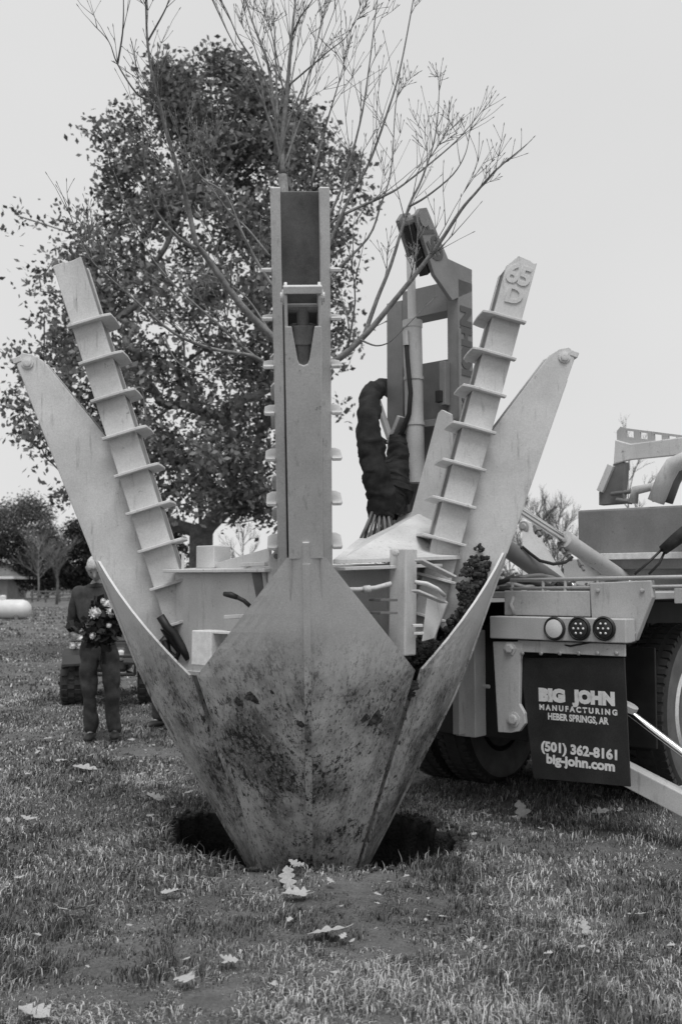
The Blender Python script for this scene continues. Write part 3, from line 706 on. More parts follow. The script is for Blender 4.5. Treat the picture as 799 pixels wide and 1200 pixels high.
# outrigger on the right
mb = MB(); mb.tube([TV(738, 826, .22), TV(735, 832, .22)], .05, 12); tp(mb, 'outrigger_pivot', PAINT2, 0)
mb = MB(); a, b = TV(736, 834, .22), TV(812, 892, .22); mb.cyl(a, b, .022, 16); auto_smooth(tp(mb, 'outrigger_rod', CHROME, 0))
mb = MB(); mb.cyl(b, b + (b - a) * 1.2, .045, 16); auto_smooth(tp(mb, 'outrigger_barrel', PAINT2, 0))
mb = MB(); a, b = TV(690, 884, .22), TV(872, 978, .22); mb.bar(a, b, .10, .12); tp(mb, 'outrigger_beam', PAINT2, .006)
mb = MB(); mb.box((b.x + .05, b.y, max(.03, b.z - .12)), (.4, .35, .04)); tp(mb, 'outrigger_foot', PAINT2, .006)
# stabiliser leg left of the light bar
mb = MB(); a = TP(551, 738, 6.75); b = TP(551, 862, 6.75); mb.box(((a.x + b.x) / 2, (a.y + b.y) / 2, (a.z + b.z) / 2), (.15, .13, a.z - b.z)); tp(mb, 'stabiliser_leg', PAINT, .006)
mb = MB(); a = TP(539, 770, 6.7); b = TP(539, 860, 6.7); mb.box(((a.x + b.x) / 2, (a.y + b.y) / 2, (a.z + b.z) / 2), (.05, .10, a.z - b.z)); tp(mb, 'leg_plate', PAINT2, .004)
mb = MB(); a = TP(565, 804, 6.6); mb.cyl(a, a + Vector((.05, 0, 0)), .012, 8); tp(mb, 'grease_fitting', WHITE, 0)
# tilt cylinders
a, m_, b = TP(600, 592, 6.75), TP(664, 634, 7.1), TP(738, 684, 7.5)
mb = MB(); mb.cyl(a, m_, .028, 16); auto_smooth(tp(mb, 'tilt_rod', CHROME, 0))
mb = MB(); mb.cyl(m_ - (m_ - a).normalized() * .02, b, .056, 20); mb.cyl(m_ - (m_ - a).normalized() * .03, m_ + (b - m_).normalized() * .05, .063, 20); auto_smooth(tp(mb, 'tilt_cylinder', PAINT2, 0))
a, b = TP(587, 638, 6.75), TP(675, 700, 7.2)
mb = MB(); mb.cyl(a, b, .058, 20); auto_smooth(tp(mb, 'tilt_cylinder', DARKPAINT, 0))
mb = MB(); mb.cyl(a - (b - a).normalized() * .02, a + (b - a).normalized() * .02, .062, 20); auto_smooth(tp(mb, 'cylinder_cap', STEEL, 0))
mb = MB(); mb.tube([TP(607, 645, 6.8), TP(612, 641, 6.8), TP(620, 648, 6.82), TP(632, 657, 6.85), TP(648, 661, 6.9), TP(662, 659, 6.95), TP(670, 653, 7.0)], .011, 8); tp(mb, 'hose', BLACK, 0, True)
for x, y_, rr_ in ((656, 640, .03), (664, 648, .028), (679, 660, .024), (628, 620, .035)):
    mb = MB(); mb.lathe([(rr_ * .5, -.03), (rr_ * .5, 0), (rr_ * .75, 0), (rr_ * .75, .03), (rr_ * .45, .03), (rr_ * .45, .07)], TP(x, y_, 7.08), (.5, -.3, -.6), 6); tp(mb, 'hose_fitting', DARKPAINT, 0)
mb = MB(); mb.prism([TP(611, 614, 7.5), TP(618, 612, 7.5), TP(668, 692, 7.3), TP(612, 692, 7.3)], (.0, .05, 0)); tp(mb, 'pivot_gusset', PAINT2, .005)
mb = MB(); mb.lathe([(.042, 0), (.042, .012), (.022, .013), (.022, .022)], TP(614, 617, 7.49), (0, -1, 0), 14); tp(mb, 'pivot_pin', PAINT2, .004)
mb = MB(); mb.prism([TP(660, 655, 7.6), TP(800, 655, 7.4), TP(800, 692, 7.4), TP(660, 692, 7.6)], (0, .05, 0)); tp(mb, 'bed_side', PAINT2, .005)
for pts, rr_ in (([(578, 684), (600, 678), (625, 683), (650, 690)], .02), ([(576, 692), (598, 690), (620, 692), (640, 696)], .022), ([(582, 676), (595, 682), (615, 688), (628, 684)], .014), ([(590, 700), (592, 696), (598, 694), (600, 708), (600, 716)], .008)):
    mb = MB(); mb.tube([TP(x, y_, 6.65) for x, y_ in pts], rr_, 8); tp(mb, 'hose', BLACK if rr_ > .019 else PAINT2, 0, True)
mb = MB(); mb.tube([TP(604, 722, 6.35), TP(598, 708, 6.35), TP(603, 697, 6.36), TP(614, 693, 6.38), TP(624, 700, 6.4), TP(630, 715, 6.42)], .014, 10); tp(mb, 'lifting_loop', PAINT2, 0, True)
mb = MB(); mb.prism([TP(604, 720, 6.42), TP(612, 700, 6.42), TP(620, 697, 6.42), TP(632, 721, 6.42)], (0, .02, 0)); tp(mb, 'lug_plate', DARKPAINT, .002)
rgk = random.Random(14)                  # hoses lying across the deck
for k in range(9):
    x0_, y0_ = 578 + 14 * k + rgk.uniform(-4, 4), rgk.uniform(676, 690); Y_ = 6.62 + .05 * k
    pts = [TP(x0_ + rgk.uniform(-3, 3) + q * rgk.uniform(9, 15), y0_ + 5 * math.sin(q * 1.3 + k) + rgk.uniform(-2, 2), Y_ + .04 * q) for q in range(5)]
    mb = MB(); mb.tube(spline_(pts, 4), rgk.choice((.009, .012, .016)), 7); tp(mb, 'hose', rgk.choice((BLACK, BLACK, DARKPAINT)), 0, True)
    mb = MB(); mb.lathe([(.016, 0), (.019, .004), (.019, .03), (.013, .034)], pts[-1], pts[-1] - pts[-2], 6); tp(mb, 'hose_fitting', STEEL, 0)
# tank and guard on the bed
def tplane(px, py, v): return TV(px, py, v)
V1 = 1.55
mb = MB(); a, b = TV(676, 598, V1), TV(676, 668, V1); mb.prism([(a.x, V1, b.z), (a.x + 2.6, V1, b.z), (a.x + 2.6, V1, a.z), (a.x, V1, a.z)], (0, .5, 0)); tp(mb, 'tank', MASTP, .015)
z2 = TV(720, 652, V1 - .02).z
mb = MB(); mb.box((a.x + 1.3, V1 - .02, z2), (2.58, .03, .045)); tp(mb, 'tank_trim', WHITE, .004)
Vg = V1 + .15
gp_ = [TV(722, 500, Vg), TV(727, 501, Vg), TV(830, 514, Vg), TV(830, 545, Vg), TV(738, 545, Vg), TV(719, 543, Vg), TV(720, 512, Vg)]
# guard plate with a row of square holes: built from strips between the holes
gx0, gx1 = gp_[0].x, gp_[2].x
mb = MB()
tops = lambda x: gp_[1].z + (gp_[2].z - gp_[1].z) * (x - gp_[1].x) / (gp_[2].x - gp_[1].x)
zl = TV(740, 522, Vg).z; hh = .042; hw_ = .042
xs = [gx0 + .075 + i * .105 for i in range(7)]
edges = [gx0 + .0] + [e for x in xs for e in (x, x + .055)] + [gx1]
for i in range(len(edges) - 1):
    x0_, x1_ = edges[i], edges[i + 1]; hole = i % 2 == 1
    if hole:
        mb.prism([(x0_, Vg, zl), (x1_, Vg, zl), (x1_, Vg, tops(x1_) - .062), (x0_, Vg, tops(x0_) - .062)], (0, .02, 0))
        mb.prism([(x0_, Vg, tops(x0_) - .016), (x1_, Vg, tops(x1_) - .016), (x1_, Vg, tops(x1_)), (x0_, Vg, tops(x0_))], (0, .02, 0))
    else:
        c0 = .03 if i == 0 else 0
        mb.prism([(x0_, Vg, zl), (x1_, Vg, zl), (x1_, Vg, tops(x1_))] + ([(x0_ + c0, Vg, tops(x0_))] if c0 else []) + [(x0_, Vg, tops(x0_) - c0)], (0, .02, 0))
tp(mb, 'guard_plate', PAINT2, 0)
mb = MB(); mb.prism([TV(720, 515, Vg - .03), TV(738, 520, Vg - .03), TV(830, 508, Vg - .03), TV(830, 530, Vg - .03), TV(738, 539, Vg - .03), TV(718, 544, Vg - .03)], (0, .028, 0)); tp(mb, 'guard_beam', PAINT, .008)
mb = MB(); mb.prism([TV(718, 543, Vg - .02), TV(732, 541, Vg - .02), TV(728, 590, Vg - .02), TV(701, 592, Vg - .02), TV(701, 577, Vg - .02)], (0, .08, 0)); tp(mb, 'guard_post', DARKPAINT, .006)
mb = MB(); mb.bar(TV(716, 545, Vg - .03), TV(703, 576, Vg - .03), .05, .04, up=(0, 1, 0)); tp(mb, 'guard_post_edge', PAINT, .004)
mb = MB(); mb.tube([TV(768, 588, Vg - .1), TV(779, 560, Vg - .1), TV(788, 545, Vg - .1), TV(806, 537, Vg - .1), TV(830, 535, Vg - .1)], .06, 12); tp(mb, 'fender_arch', PAINT, 0, True)
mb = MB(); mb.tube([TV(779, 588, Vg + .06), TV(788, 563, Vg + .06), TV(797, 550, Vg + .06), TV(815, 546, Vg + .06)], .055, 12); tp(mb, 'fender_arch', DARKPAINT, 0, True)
for x0_, y0_, x1_, y1_, r_ in ((716, 579, 746, 575, .016), (730, 575, 732, 590, .014), (742, 572, 744, 590, .016), (722, 586, 740, 588, .02)):
    mb = MB(); mb.cyl(TV(x0_, y0_, Vg - .05), TV(x1_, y1_, Vg - .05), r_, 10); tp(mb, 'fitting', DARKPAINT, 0)
mb = MB(); c = TV(755, 579, Vg - .06); mb.tube([c + Vector((-.09, 0, -.06)), c + Vector((-.07, 0, .03)), c + Vector((.06, 0, .05)), c + Vector((.09, 0, -.05))], .035, 10); tp(mb, 'work_lamp', PAINT2, 0, True)
mb = MB(); mb.tube([TP(806, 618, 7.0), TP(792, 632, 7.0), TP(776, 645, 7.0)], [.035, .045, .035], 10); tp(mb, 'hose_sleeve', FABRIC, 0, True)
for o_ in (0, 14):
    mb = MB(); mb.tube([TP(776 + o_ * .2, 643 + o_ * .2, 7.0), TP(758 + o_, 660, 7.0), TP(743 + o_ * 1.2, 673, 7.0)], .009, 6); tp(mb, 'hose', BLACK, 0, True)
# wooden pad on the grass by the outrigger
c = G(800, 960); mb = MB(); mb.box((c.x + .08, c.y, float(gz(c.x, c.y)) + .05), (.42, .30, .07), Matrix.Rotation(R(20), 3, 'Z'))
tag(mb.build('wood_pad', mat('pale_wood', .42, .8, .2, 12), None, bevel=.006), 'pale wooden pad lying on the grass at the right edge by the outrigger', 'wood pad')

# ------------------------------------------------------------------ trees: skeleton grown towards target points
def grow(trunk, targets, rng, step=.5, tip=.008, power=.5, up=.15):
    nodes = [Vector(p) for p in trunk]; par = [-1] + list(range(len(trunk) - 1))
    t0 = Vector(trunk[-1])
    order = sorted(targets, key=lambda p: (p - t0).length)
    arr = [tuple(n) for n in nodes]
    for tg in order:
        a = np.array(arr); d = np.array(tg) - a; L = np.linalg.norm(d, axis=1)
        cost = L + np.clip(a[:, 2] - tg.z + .3 * L, 0, None) * 1.5
        cost[:max(1, len(trunk) // 2)] += 1e3
        k = int(np.argmin(cost)); p = Vector(arr[k]); n = max(2, int((tg - p).length / step)); prev = k
        bend = Vector((rng.uniform(-1, 1), rng.uniform(-1, 1), rng.uniform(-1, .2))) * (tg - p).length * .07
        for i in range(1, n + 1):
            f = i / n; q = p.lerp(tg, f) + bend * math.sin(math.pi * f) + Vector((rng.uniform(-1, 1), rng.uniform(-1, 1), rng.uniform(-1, 1))) * step * .07
            arr.append(tuple(q)); par.append(prev); prev = len(arr) - 1
    n = len(arr); cnt = [0] * n; has = [0] * n
    for i in range(n - 1, 0, -1):
        cnt[i] = max(cnt[i], 1); cnt[par[i]] += cnt[i] if not has[i] or True else 0
    return arr, par, cnt
def skeleton_mesh(mb, arr, par, rad, n=5):
    kids = {}
    for i, p in enumerate(par):
        if p >= 0: kids.setdefault(p, []).append(i)
    stack = [(0, -1)]
    done = set()
    starts = [0]
    while starts:
        s = starts.pop(); chain = [par[s]] if par[s] >= 0 else []
        cur = s
        while True:
            chain.append(cur); ks = sorted(kids.get(cur, []), key=lambda k: -rad[k])
            if not ks: break
            starts += ks[1:]; cur = ks[0]
        if len(chain) > 1:
            rr_ = [rad[c] for c in chain]
            if par[s] >= 0: rr_[0] = min(rr_[0], rad[s] * 1.15)
            mb.tube([arr[c] for c in chain], rr_, n, cap=False)
def leaf_cloud(centres, per, spread, size, rng, squash=.8):
    rg_ = np.random.default_rng(rng.randint(0, 10 ** 6)); nC = len(centres); M_ = nC * per
    c = np.repeat(np.array([tuple(p) for p in centres]), per, 0)
    off = rg_.normal(size=(M_, 3)) * spread; off[:, 2] *= squash; c = c + off
    a = rg_.normal(size=(M_, 3)); a /= np.linalg.norm(a, axis=1)[:, None]
    b = rg_.normal(size=(M_, 3)); b -= (b * a).sum(1)[:, None] * a; b /= np.linalg.norm(b, axis=1)[:, None]
    s = size * rg_.uniform(.6, 1.3, (M_, 1)); nn = np.cross(a, b)
    v = np.stack([c - a * s * .55, c + b * s * .33 + a * s * .05 + nn * s * .06, c + a * s * .55 + nn * s * .1, c - b * s * .33 + a * s * .05 + nn * s * .06], 1).reshape(-1, 3)
    return v
def quads_obj(name, v, mat_, parent=None):
    n = len(v) // 4; me = bpy.data.meshes.new(name); me.vertices.add(4 * n); me.vertices.foreach_set('co', v.astype(np.float32).ravel())
    me.loops.add(4 * n); me.loops.foreach_set('vertex_index', np.arange(4 * n, dtype=np.int32))
    me.polygons.add(n); me.polygons.foreach_set('loop_start', np.arange(0, 4 * n, 4, dtype=np.int32)); me.polygons.foreach_set('loop_total', np.full(n, 4, np.int32))
    me.materials.append(mat_); me.update(calc_edges=True); return link(name, me, parent)

def make_tree(name, base, h, outline, ncl, per, spread, leaf, lm, bm_mat, tr, label, seed, trunk_h, group=None, cat='tree', nseg=5, tipr=.012, inner=.35):
    """outline(rng) -> a random target point (local to the base) within the crown"""
    rng = random.Random(seed); root = empty(name, Matrix.Translation(base), label, cat, group)
    trunk = [Vector((0, 0, -.1))] + [Vector((rng.uniform(-.05, .05) * trunk_h * .3 * i / 4, rng.uniform(-.04, .04) * i / 4, trunk_h * i / 4)) for i in range(1, 5)]
    targets = [outline(rng) for _ in range(ncl)]
    arr, par, cnt = grow(trunk, targets, rng, step=h * .045)
    mxc = cnt[0]; rad = [max(tipr, tr * (c / mxc) ** .60) for c in cnt]; rad[0] *= 1.35
    mb = MB(); skeleton_mesh(mb, arr, par, rad, nseg)
    mb.build('trunk', bm_mat, root, smooth=True)
    if leaf:
        cr = quads_obj('crown', leaf_cloud(targets, per, spread, leaf, rng), lm, root); cr['kind'] = 'stuff'
    return root

# big oak behind the spade
OY = 22.0; ob = P(234, 720, OY); obx = ob.x
def px2(px, py, Y=OY): p = P(px, py, Y); return p.x - obx, p.z
OUT = [(85, 225), (110, 178), (140, 160), (160, 135), (210, 122), (262, 95), (290, 45), (350, 14), (420, 4), (490, 2), (540, 12), (580, 50), (612, 115)]
OUTR = [(85, 290), (110, 312), (140, 365), (160, 392), (210, 425), (262, 432), (290, 436), (350, 438), (420, 438), (490, 424), (540, 412), (580, 390), (612, 340)]
def oak_outline(rng):
    while True:
        y_ = rng.uniform(85, 606); yl = [o[0] for o in OUT]
        l = np.interp(y_, yl, [o[1] for o in OUT]); r = np.interp(y_, yl, [o[1] for o in OUTR])
        c = (l + r) / 2; hw_ = (r - l) / 2 + 26
        a = rng.uniform(0, 2 * math.pi); q = math.sqrt(rng.uniform(.12, 1))
        q *= .80 + .42 * mnoise.noise(Vector((math.cos(a) * 1.6 + 5, y_ * .017, math.sin(a) * 1.6)))
        x = c + hw_ * q * math.cos(a); z = px2(x, y_)
        dep = hw_ / F_PX * OY * q * math.sin(a)
        # irregular: knock holes in the crown
        if mnoise.noise(Vector((x * .023, y_ * .023, dep * .45))) < -.04: continue
        return Vector((z[0], dep, z[1]))
make_tree('oak_tree', (obx, OY, float(gz(obx, OY))), 12, oak_outline, 900, 60, .215, .125, OAKLEAF, OAKBARK, .27,
          'big leafy tree with a thick trunk behind the left side of the tree spade', 5, 3.4, tipr=.014, nseg=6)

# ------------------------------------------------------------------ bare young tree held in the spade
bare = empty('bare_tree', Matrix.Translation((X0, D0, 0)), 'leafless young tree held upright in the tree spade, bare branches spreading above it', 'tree')
mb = MB(); trunk_path = [(X0 + .03, D0, -.35), (X0 + .02, D0, .6), (X0 - .02, D0, 1.6), (X0 - .06, D0 + .02, 2.4), (X0 - .10, D0 + .02, 3.2), P(331, 205, D0)]
mb.tube(trunk_path, [.085, .075, .065, .05, .038, .028], 10); mb.build('trunk', BARK, bare, world=True, smooth=True)
rb = random.Random(21)
spline = spline_
def twig(mb, p, d, L, r, lev):
    n = max(3, int(L / .10)); pts = [p]; dd = d.normalized(); step = L / n
    for i in range(n):
        dd = (dd + Vector((rb.gauss(0, .07), rb.gauss(0, .07), rb.gauss(.05, .06)))).normalized(); pts.append(pts[-1] + dd * step)
    mb.tube(pts, [max(.0014, r * (1 - .8 * i / n)) for i in range(n + 1)], 4 if r < .006 else 5)
    if lev > 0:
        for k in range(rb.randint(2, 3 + lev)):
            i = rb.randint(1, n - 1); ax = Vector((rb.gauss(0, 1), rb.gauss(0, 1), rb.gauss(0, 1)))
            t = (pts[i + 1] - pts[i]).normalized(); s = t.cross(ax).normalized(); d2 = (t * .8 + s * .65 + Vector((0, 0, .25))).normalized()
            twig(mb, pts[i], d2, L * rb.uniform(.35, .6), max(.0018, r * .55), lev - 1)
    if r < .006:                         # bud at the tip
        mb.tube([pts[-1], pts[-1] + dd * .012, pts[-1] + dd * .022], [.0014, .0026, .001], 4)
LIMBS = [  # base radius, depth drift, twig density, pixel path
    (.034, -.55, 1.0, [(345, 425), (318, 394), (288, 364), (265, 334), (239, 297), (230, 285), (220, 240), (213, 214), (194, 150), (188, 124), (179, 90), (173, 49), (171, 0), (168, -40)]),
    (.016, -.8, 1.0, [(230, 291), (209, 278), (186, 252), (177, 233), (169, 188), (168, 150), (165, 115)]),
    (.012, -.5, 1.0, [(190, 131), (176, 118), (160, 109), (138, 75), (128, 49), (111, 30)]),
    (.009, -.5, 1.0, [(173, 49), (192, 15), (198, 0), (203, -20)]),
    (.009, -.5, 1.0, [(138, 75), (144, 38), (145, 0), (143, -20)]),
    (.018, .2, 1.0, [(335, 350), (316, 330), (288, 282), (265, 229), (239, 210), (224, 188), (205, 150)]),
    (.020, -.4, 1.0, [(345, 440), (320, 432), (295, 417), (250, 409), (205, 391), (160, 353), (134, 330), (104, 300), (78, 240)]),
    (.018, .3, .8, [(345, 432), (314, 428), (288, 409), (250, 375), (213, 342), (183, 308), (152, 255), (140, 220)]),
    (.009, -.3, .3, [(194, 396), (200, 412), (213, 428), (239, 437), (262, 427)]),
    (.011, .4, .8, [(316, 300), (290, 268), (262, 240), (242, 205), (236, 170)]),
    (.026, 0, 1.1, [(331, 205), (331, 165), (337, 101), (340, 64), (344, 22), (346, 0), (349, -60)]),
    (.020, .25, 1.1, [(331, 200), (329, 188), (321, 124), (314, 75), (299, 34), (288, 0), (280, -30)]),
    (.015, -.2, 1.0, [(330, 190), (322, 160), (310, 124), (303, 83), (280, 45), (265, 11), (250, -15)]),
    (.012, .2, 1.0, [(333, 195), (345, 160), (355, 131), (362, 95), (372, 50), (384, 0)]),
    (.010, -.2, 1.0, [(337, 101), (356, 85), (385, 60), (408, 40), (425, 0)]),
    (.010, -.3, 1.0, [(343, 40), (352, 20), (366, 0), (372, -20)]),
    (.018, -.2, 1.0, [(370, 330), (389, 279), (410, 231), (431, 194), (452, 137), (468, 84), (484, 0), (486, -20)]),
    (.016, .3, 1.0, [(372, 290), (392, 258), (447, 231), (473, 216), (526, 173), (548, 150), (568, 126)]),
    (.034, -.3, 1.0, [(362, 440), (385, 426), (400, 418), (431, 389), (458, 357), (487, 321), (515, 284), (540, 246), (557, 226), (580, 200), (605, 179)]),
    (.020, -.1, 1.0, [(426, 395), (442, 350), (458, 310), (479, 242), (494, 210), (510, 158), (515, 95)]),
    (.014, .2, 1.0, [(372, 340), (389, 321), (431, 279), (446, 240), (458, 200), (463, 126), (466, 110)]),
    (.013, -.1, 1.0, [(376, 270), (400, 221), (421, 147), (431, 89), (442, 0), (445, -20)]),
    (.011, .1, 1.0, [(365, 215), (379, 158), (390, 120), (402, 79), (408, 50)]),
    (.011, -.2, .8, [(479, 242), (500, 230), (530, 205), (545, 180), (550, 155)]),
    (.009, -.3, .5, [(422, 398), (440, 405), (456, 401), (470, 388), (482, 376)]),
    (.010, .4, .8, [(320, 395), (290, 350), (262, 330), (240, 322), (205, 318)]),
]
for k in range(7):                      # upright shoots fanning from the leader
    a = -.40 + .13 * k + rb.uniform(-.04, .04); y0_ = rb.uniform(120, 205); L = rb.uniform(150, 260); x0_ = 331 + 6 * (k % 3 - 1)
    LIMBS.append((rb.uniform(.008, .013), rb.uniform(-.4, .4), .9, [(x0_, y0_), (x0_ + L * .3 * math.sin(a * .7), y0_ - L * .3), (x0_ + L * .65 * math.sin(a), y0_ - L * .65), (x0_ + L * math.sin(a * 1.05), y0_ - L)]))
for br, dr, dens, path in LIMBS:
    br *= .74
    n = len(path); near = abs(path[0][0] - 350) < 60
    p3 = [P(x, y_, D0 + dr * (i / (n - 1) if near else .5 + .5 * i / (n - 1))) for i, (x, y_) in enumerate(path)]
    pts = spline(p3, 4); m = len(pts); mb = MB()
    rads = [max(.0025, br * (1 - .86 * (i / (m - 1)) ** .9)) for i in range(m)]
    mb.tube(pts, rads, 7)
    tot = sum((pts[i + 1] - pts[i]).length for i in range(m - 1)); k = int(tot * 6.2 * dens)
    for _ in range(k):
        i = min(m - 2, int(m * (.18 + .82 * rb.random() ** .8))); t = (pts[i + 1] - pts[i]).normalized()
        s = t.cross(Vector((rb.gauss(0, 1), rb.gauss(0, 1), rb.gauss(0, 1)))).normalized()
        d = (t * .8 + s * .55 + Vector((0, 0, .45))).normalized()
        twig(mb, pts[i], d, rb.uniform(.22, .75) * (1.15 - .85 * i / m), max(.0024, rads[i] * .38), rb.choice((0, 1, 1, 2)))
    twig(mb, pts[-1], pts[-1] - pts[-2], .12, rads[-1], 0)
    mb.build('branch', BARK, bare, world=True, smooth=True)

# ------------------------------------------------------------------ far background
def ell(cx, cz, rx, ry_, rz, hole=-.3, seed=0):
    def f(rng):
        while True:
            v = Vector((rng.gauss(0, 1), rng.gauss(0, 1), rng.gauss(0, 1))).normalized() * rng.uniform(.35, 1) ** .5
            p = Vector((cx + v.x * rx, v.y * ry_, cz + v.z * rz))
            if mnoise.noise(p * (1.6 / rx) + Vector((seed, 0, 0))) < hole: continue
            return p
    return f
def far_tree(name, px, Y, ztop, wpx, label, lm, bmat, seed, ncl, per, leaf, hole=-.3, low=.25, tr=.2, group='trees along the far edge of the field', tipr=.03, cat='tree'):
    b = P(px, 700, Y); H = P(px, ztop, Y).z; w_ = wpx / F_PX * Y / 2
    make_tree(name, (b.x, Y, 0), H, ell(0, H * (low + 1) / 2, w_, w_, H * (1 - low) / 2, hole, seed), ncl, per, w_ * .16, leaf, lm, bmat, tr, label, seed, H * low * .9, group, cat, 4, tipr)
far_tree('deciduous_tree', 22, 110, 582, 84, 'hazy round-crowned tree at the far left above the small house', PALELEAF, OAKBARK, 31, 220, 60, .24, -.12, .3, .3)
far_tree('evergreen_tree', 90, 100, 612, 56, 'dense dark evergreen behind the head of the man with flowers', EVERG, OAKBARK, 32, 170, 75, .24, -.5, .08, .3)
far_tree('evergreen_tree', 118, 98, 606, 36, 'narrow dark evergreen against the left blade arm', EVERG, OAKBARK, 33, 110, 75, .24, -.5, .08, .3)
far_tree('evergreen_tree', 8, 105, 622, 66, 'dark low evergreen behind the small house at the left edge', EVERG, OAKBARK, 34, 150, 75, .24, -.5, .08, .3)
far_tree('evergreen_tree', 55, 118, 640, 50, 'low dark shrubby evergreen between the two bare saplings', EVERG, OAKBARK, 35, 110, 75, .24, -.5, .06, .3)
def bare_far(name, px, Y, ztop, wpx, label, m, seed, nb, r0, group, cat='tree', fork=.25):
    rng = random.Random(seed); b = P(px, 700, Y); H = P(px, ztop, Y).z; w_ = wpx / F_PX * Y / 2
    root = empty(name, Matrix.Translation((b.x, Y, 0)), label, cat, group); mb = MB()
    def br(p, d, L, r, lev):
        n = 4; pts = [p]; dd = d.normalized()
        for i in range(n): dd = (dd + Vector((rng.gauss(0, .09), rng.gauss(0, .09), rng.gauss(.04, .06)))).normalized(); pts.append(pts[-1] + dd * L / n)
        mb.tube(pts, [r * (1 - .6 * i / n) for i in range(n + 1)], 4 if lev < 2 else 5, cap=False)
        if lev:
            for k in range(nb):
                i = rng.randint(1, n - 1); t = (pts[i + 1] - pts[i]).normalized(); s_ = t.cross(Vector((rng.gauss(0, 1), rng.gauss(0, 1), rng.gauss(0, 1)))).normalized()
                br(pts[i].lerp(pts[i + 1], rng.random()), t + s_ * rng.uniform(.4, .8) + Vector((0, 0, .25)), L * rng.uniform(.4, .62), r * .5, lev - 1)
    tp_ = [Vector((0, 0, -.1)), Vector((.01 * H, 0, H * fork)), Vector((-.01 * H, 0, H * .55)), Vector((0, 0, H * .95))]
    mb.tube(tp_, [r0, r0 * .8, r0 * .5, r0 * .12], 6)
    for k in range(nb + 8):
        f = fork + (.85 - fork) * k / (nb + 7); z_ = H * f; a = rng.uniform(0, 6.28); sp = rng.uniform(.5, 1.0)
        L = min(w_ * 1.5, (H - z_) * 1.0 + .15 * H); br(Vector((0, 0, z_)), Vector((math.cos(a) * sp, math.sin(a) * sp, .9)), L * rng.uniform(.7, 1), r0 * .4, 2)
    mb.build('trunk', m, root, smooth=True)
GF = 'trees along the far edge of the field'; GT = 'bare growth beyond the truck'
bare_far('bare_sapling', 45, 95, 628, 44, 'pale leafless tree in front of the dark evergreens at left', TWIG, 36, 7, .10, GF)
bare_far('bare_sapling', 67, 80, 640, 36, 'small bare tree with a dark stem by the far fence', OAKBARK, 37, 6, .12, GF, fork=.4)
bare_far('bare_shrub', 625, 45, 592, 60, 'hazy bare shrub beyond the truck deck, left of its neighbour', TWIG, 39, 8, .07, GT, 'shrub', .08)
bare_far('bare_shrub', 655, 48, 596, 60, 'hazy bare shrub beyond the truck deck, nearer the tank', TWIG, 43, 8, .07, GT, 'shrub', .08)
bare_far('bare_shrub', 598, 52, 606, 50, 'hazy bare shrub beyond the truck deck, lowest and farthest left', TWIG, 44, 8, .07, GT, 'shrub', .08)
bare_far('bare_sapling', 740, 40, 492, 46, 'thin leafless tree showing through the truck guard', TWIG, 40, 5, .06, GT)
bare_far('bare_sapling', 285, 50, 612, 44, 'thin bare sapling seen low beside the front column', TWIG, 41, 5, .06, GF)
far_tree('evergreen_tree', 188, 60, 600, 56, 'dark evergreen right behind the trunk of the big leafy tree', EVERG, OAKBARK, 38, 130, 40, .25, -.5, .1, .2)
# distant low tree line all round the field
rgt = random.Random(77); cs = []
for i in range(900):
    a = rgt.uniform(R(-75), R(75)); d = rgt.uniform(230, 300); hgt = 5.5 + 2.5 * mnoise.noise(Vector((a * 9, 0, 0)))
    cs.append(Vector((math.sin(a) * d, math.cos(a) * d, rgt.uniform(.2, 1) * hgt)))
tl = quads_obj('distant_treeline', leaf_cloud(cs, 26, 1.7, 1.3, rgt, .6), PALELEAF); tag(tl, 'low distant line of trees on the horizon', 'tree line', kind='stuff')
# house
hx = P(-28, 700, 104).x; hr = empty('house', Matrix.Translation((hx, 104, 0)), 'small low house with a dark hipped roof at the left edge', 'house')
mb = MB(); mb.box((0, 0, 1.1), (8.2, 6, 2.4)); mb.build('wall', SIDING, hr)
mb = MB(); mb.add([(-4.9, -3.8, 2.3), (4.9, -3.8, 2.3), (4.9, 3.8, 2.3), (-4.9, 3.8, 2.3), (-2, 0, 4.1), (2, 0, 4.1)], [(0, 3, 2, 1), (0, 1, 5, 4), (1, 2, 5), (2, 3, 4, 5), (3, 0, 4)]); mb.build('roof', ROOF, hr)
mb = MB(); mb.box((0, -3.82, 2.2), (9.8, .08, .25)); mb.box((4.92, 0, 2.2), (.08, 7.5, .25)); mb.build('eave_board', WHITE, hr)
for x_ in (2.0, -.8):
    mb = MB(); mb.box((x_, -3.02, 1.35), (.9, .06, 1.0)); w1 = mb.build('window', SIDING, hr); mb = MB(); mb.box((x_, -3.06, 1.35), (.75, .04, .85)); mb.build('pane', GLASS, w1)
# propane tank
tx0 = P(-30, 715, 45).x; tx1 = P(37, 715, 45).x; tk = empty('propane_tank', Matrix.Translation(((tx0 + tx1) / 2, 45, 0)), 'white cylindrical gas tank lying on the field at the left edge', 'gas tank')
hl = (tx1 - tx0) / 2; zc = P(10, 714, 45).z; r_ = .42
mb = MB(); mb.lathe([(.02, -hl), (r_ * .5, -hl + .05), (r_ * .85, -hl + .18), (r_, -hl + .36), (r_, hl - .36), (r_ * .85, hl - .18), (r_ * .5, hl - .05), (.02, hl)], (0, 0, zc), (1, 0, 0), 24); auto_smooth(mb.build('shell', TANKW, tk), 60)
for x_ in (-.7, .7):
    mb = MB(); mb.box((x_, 0, .05), (.15, .7, max(.1, 2 * (zc - r_) + .25))); mb.build('saddle', DARKPAINT, tk)
mb = MB(); mb.lathe([(.14, 0), (.14, .16), (.1, .2), (.01, .21)], (.0, 0, zc + r_ - .02), (0, 0, 1), 14); mb.build('valve_dome', TANKW, tk)
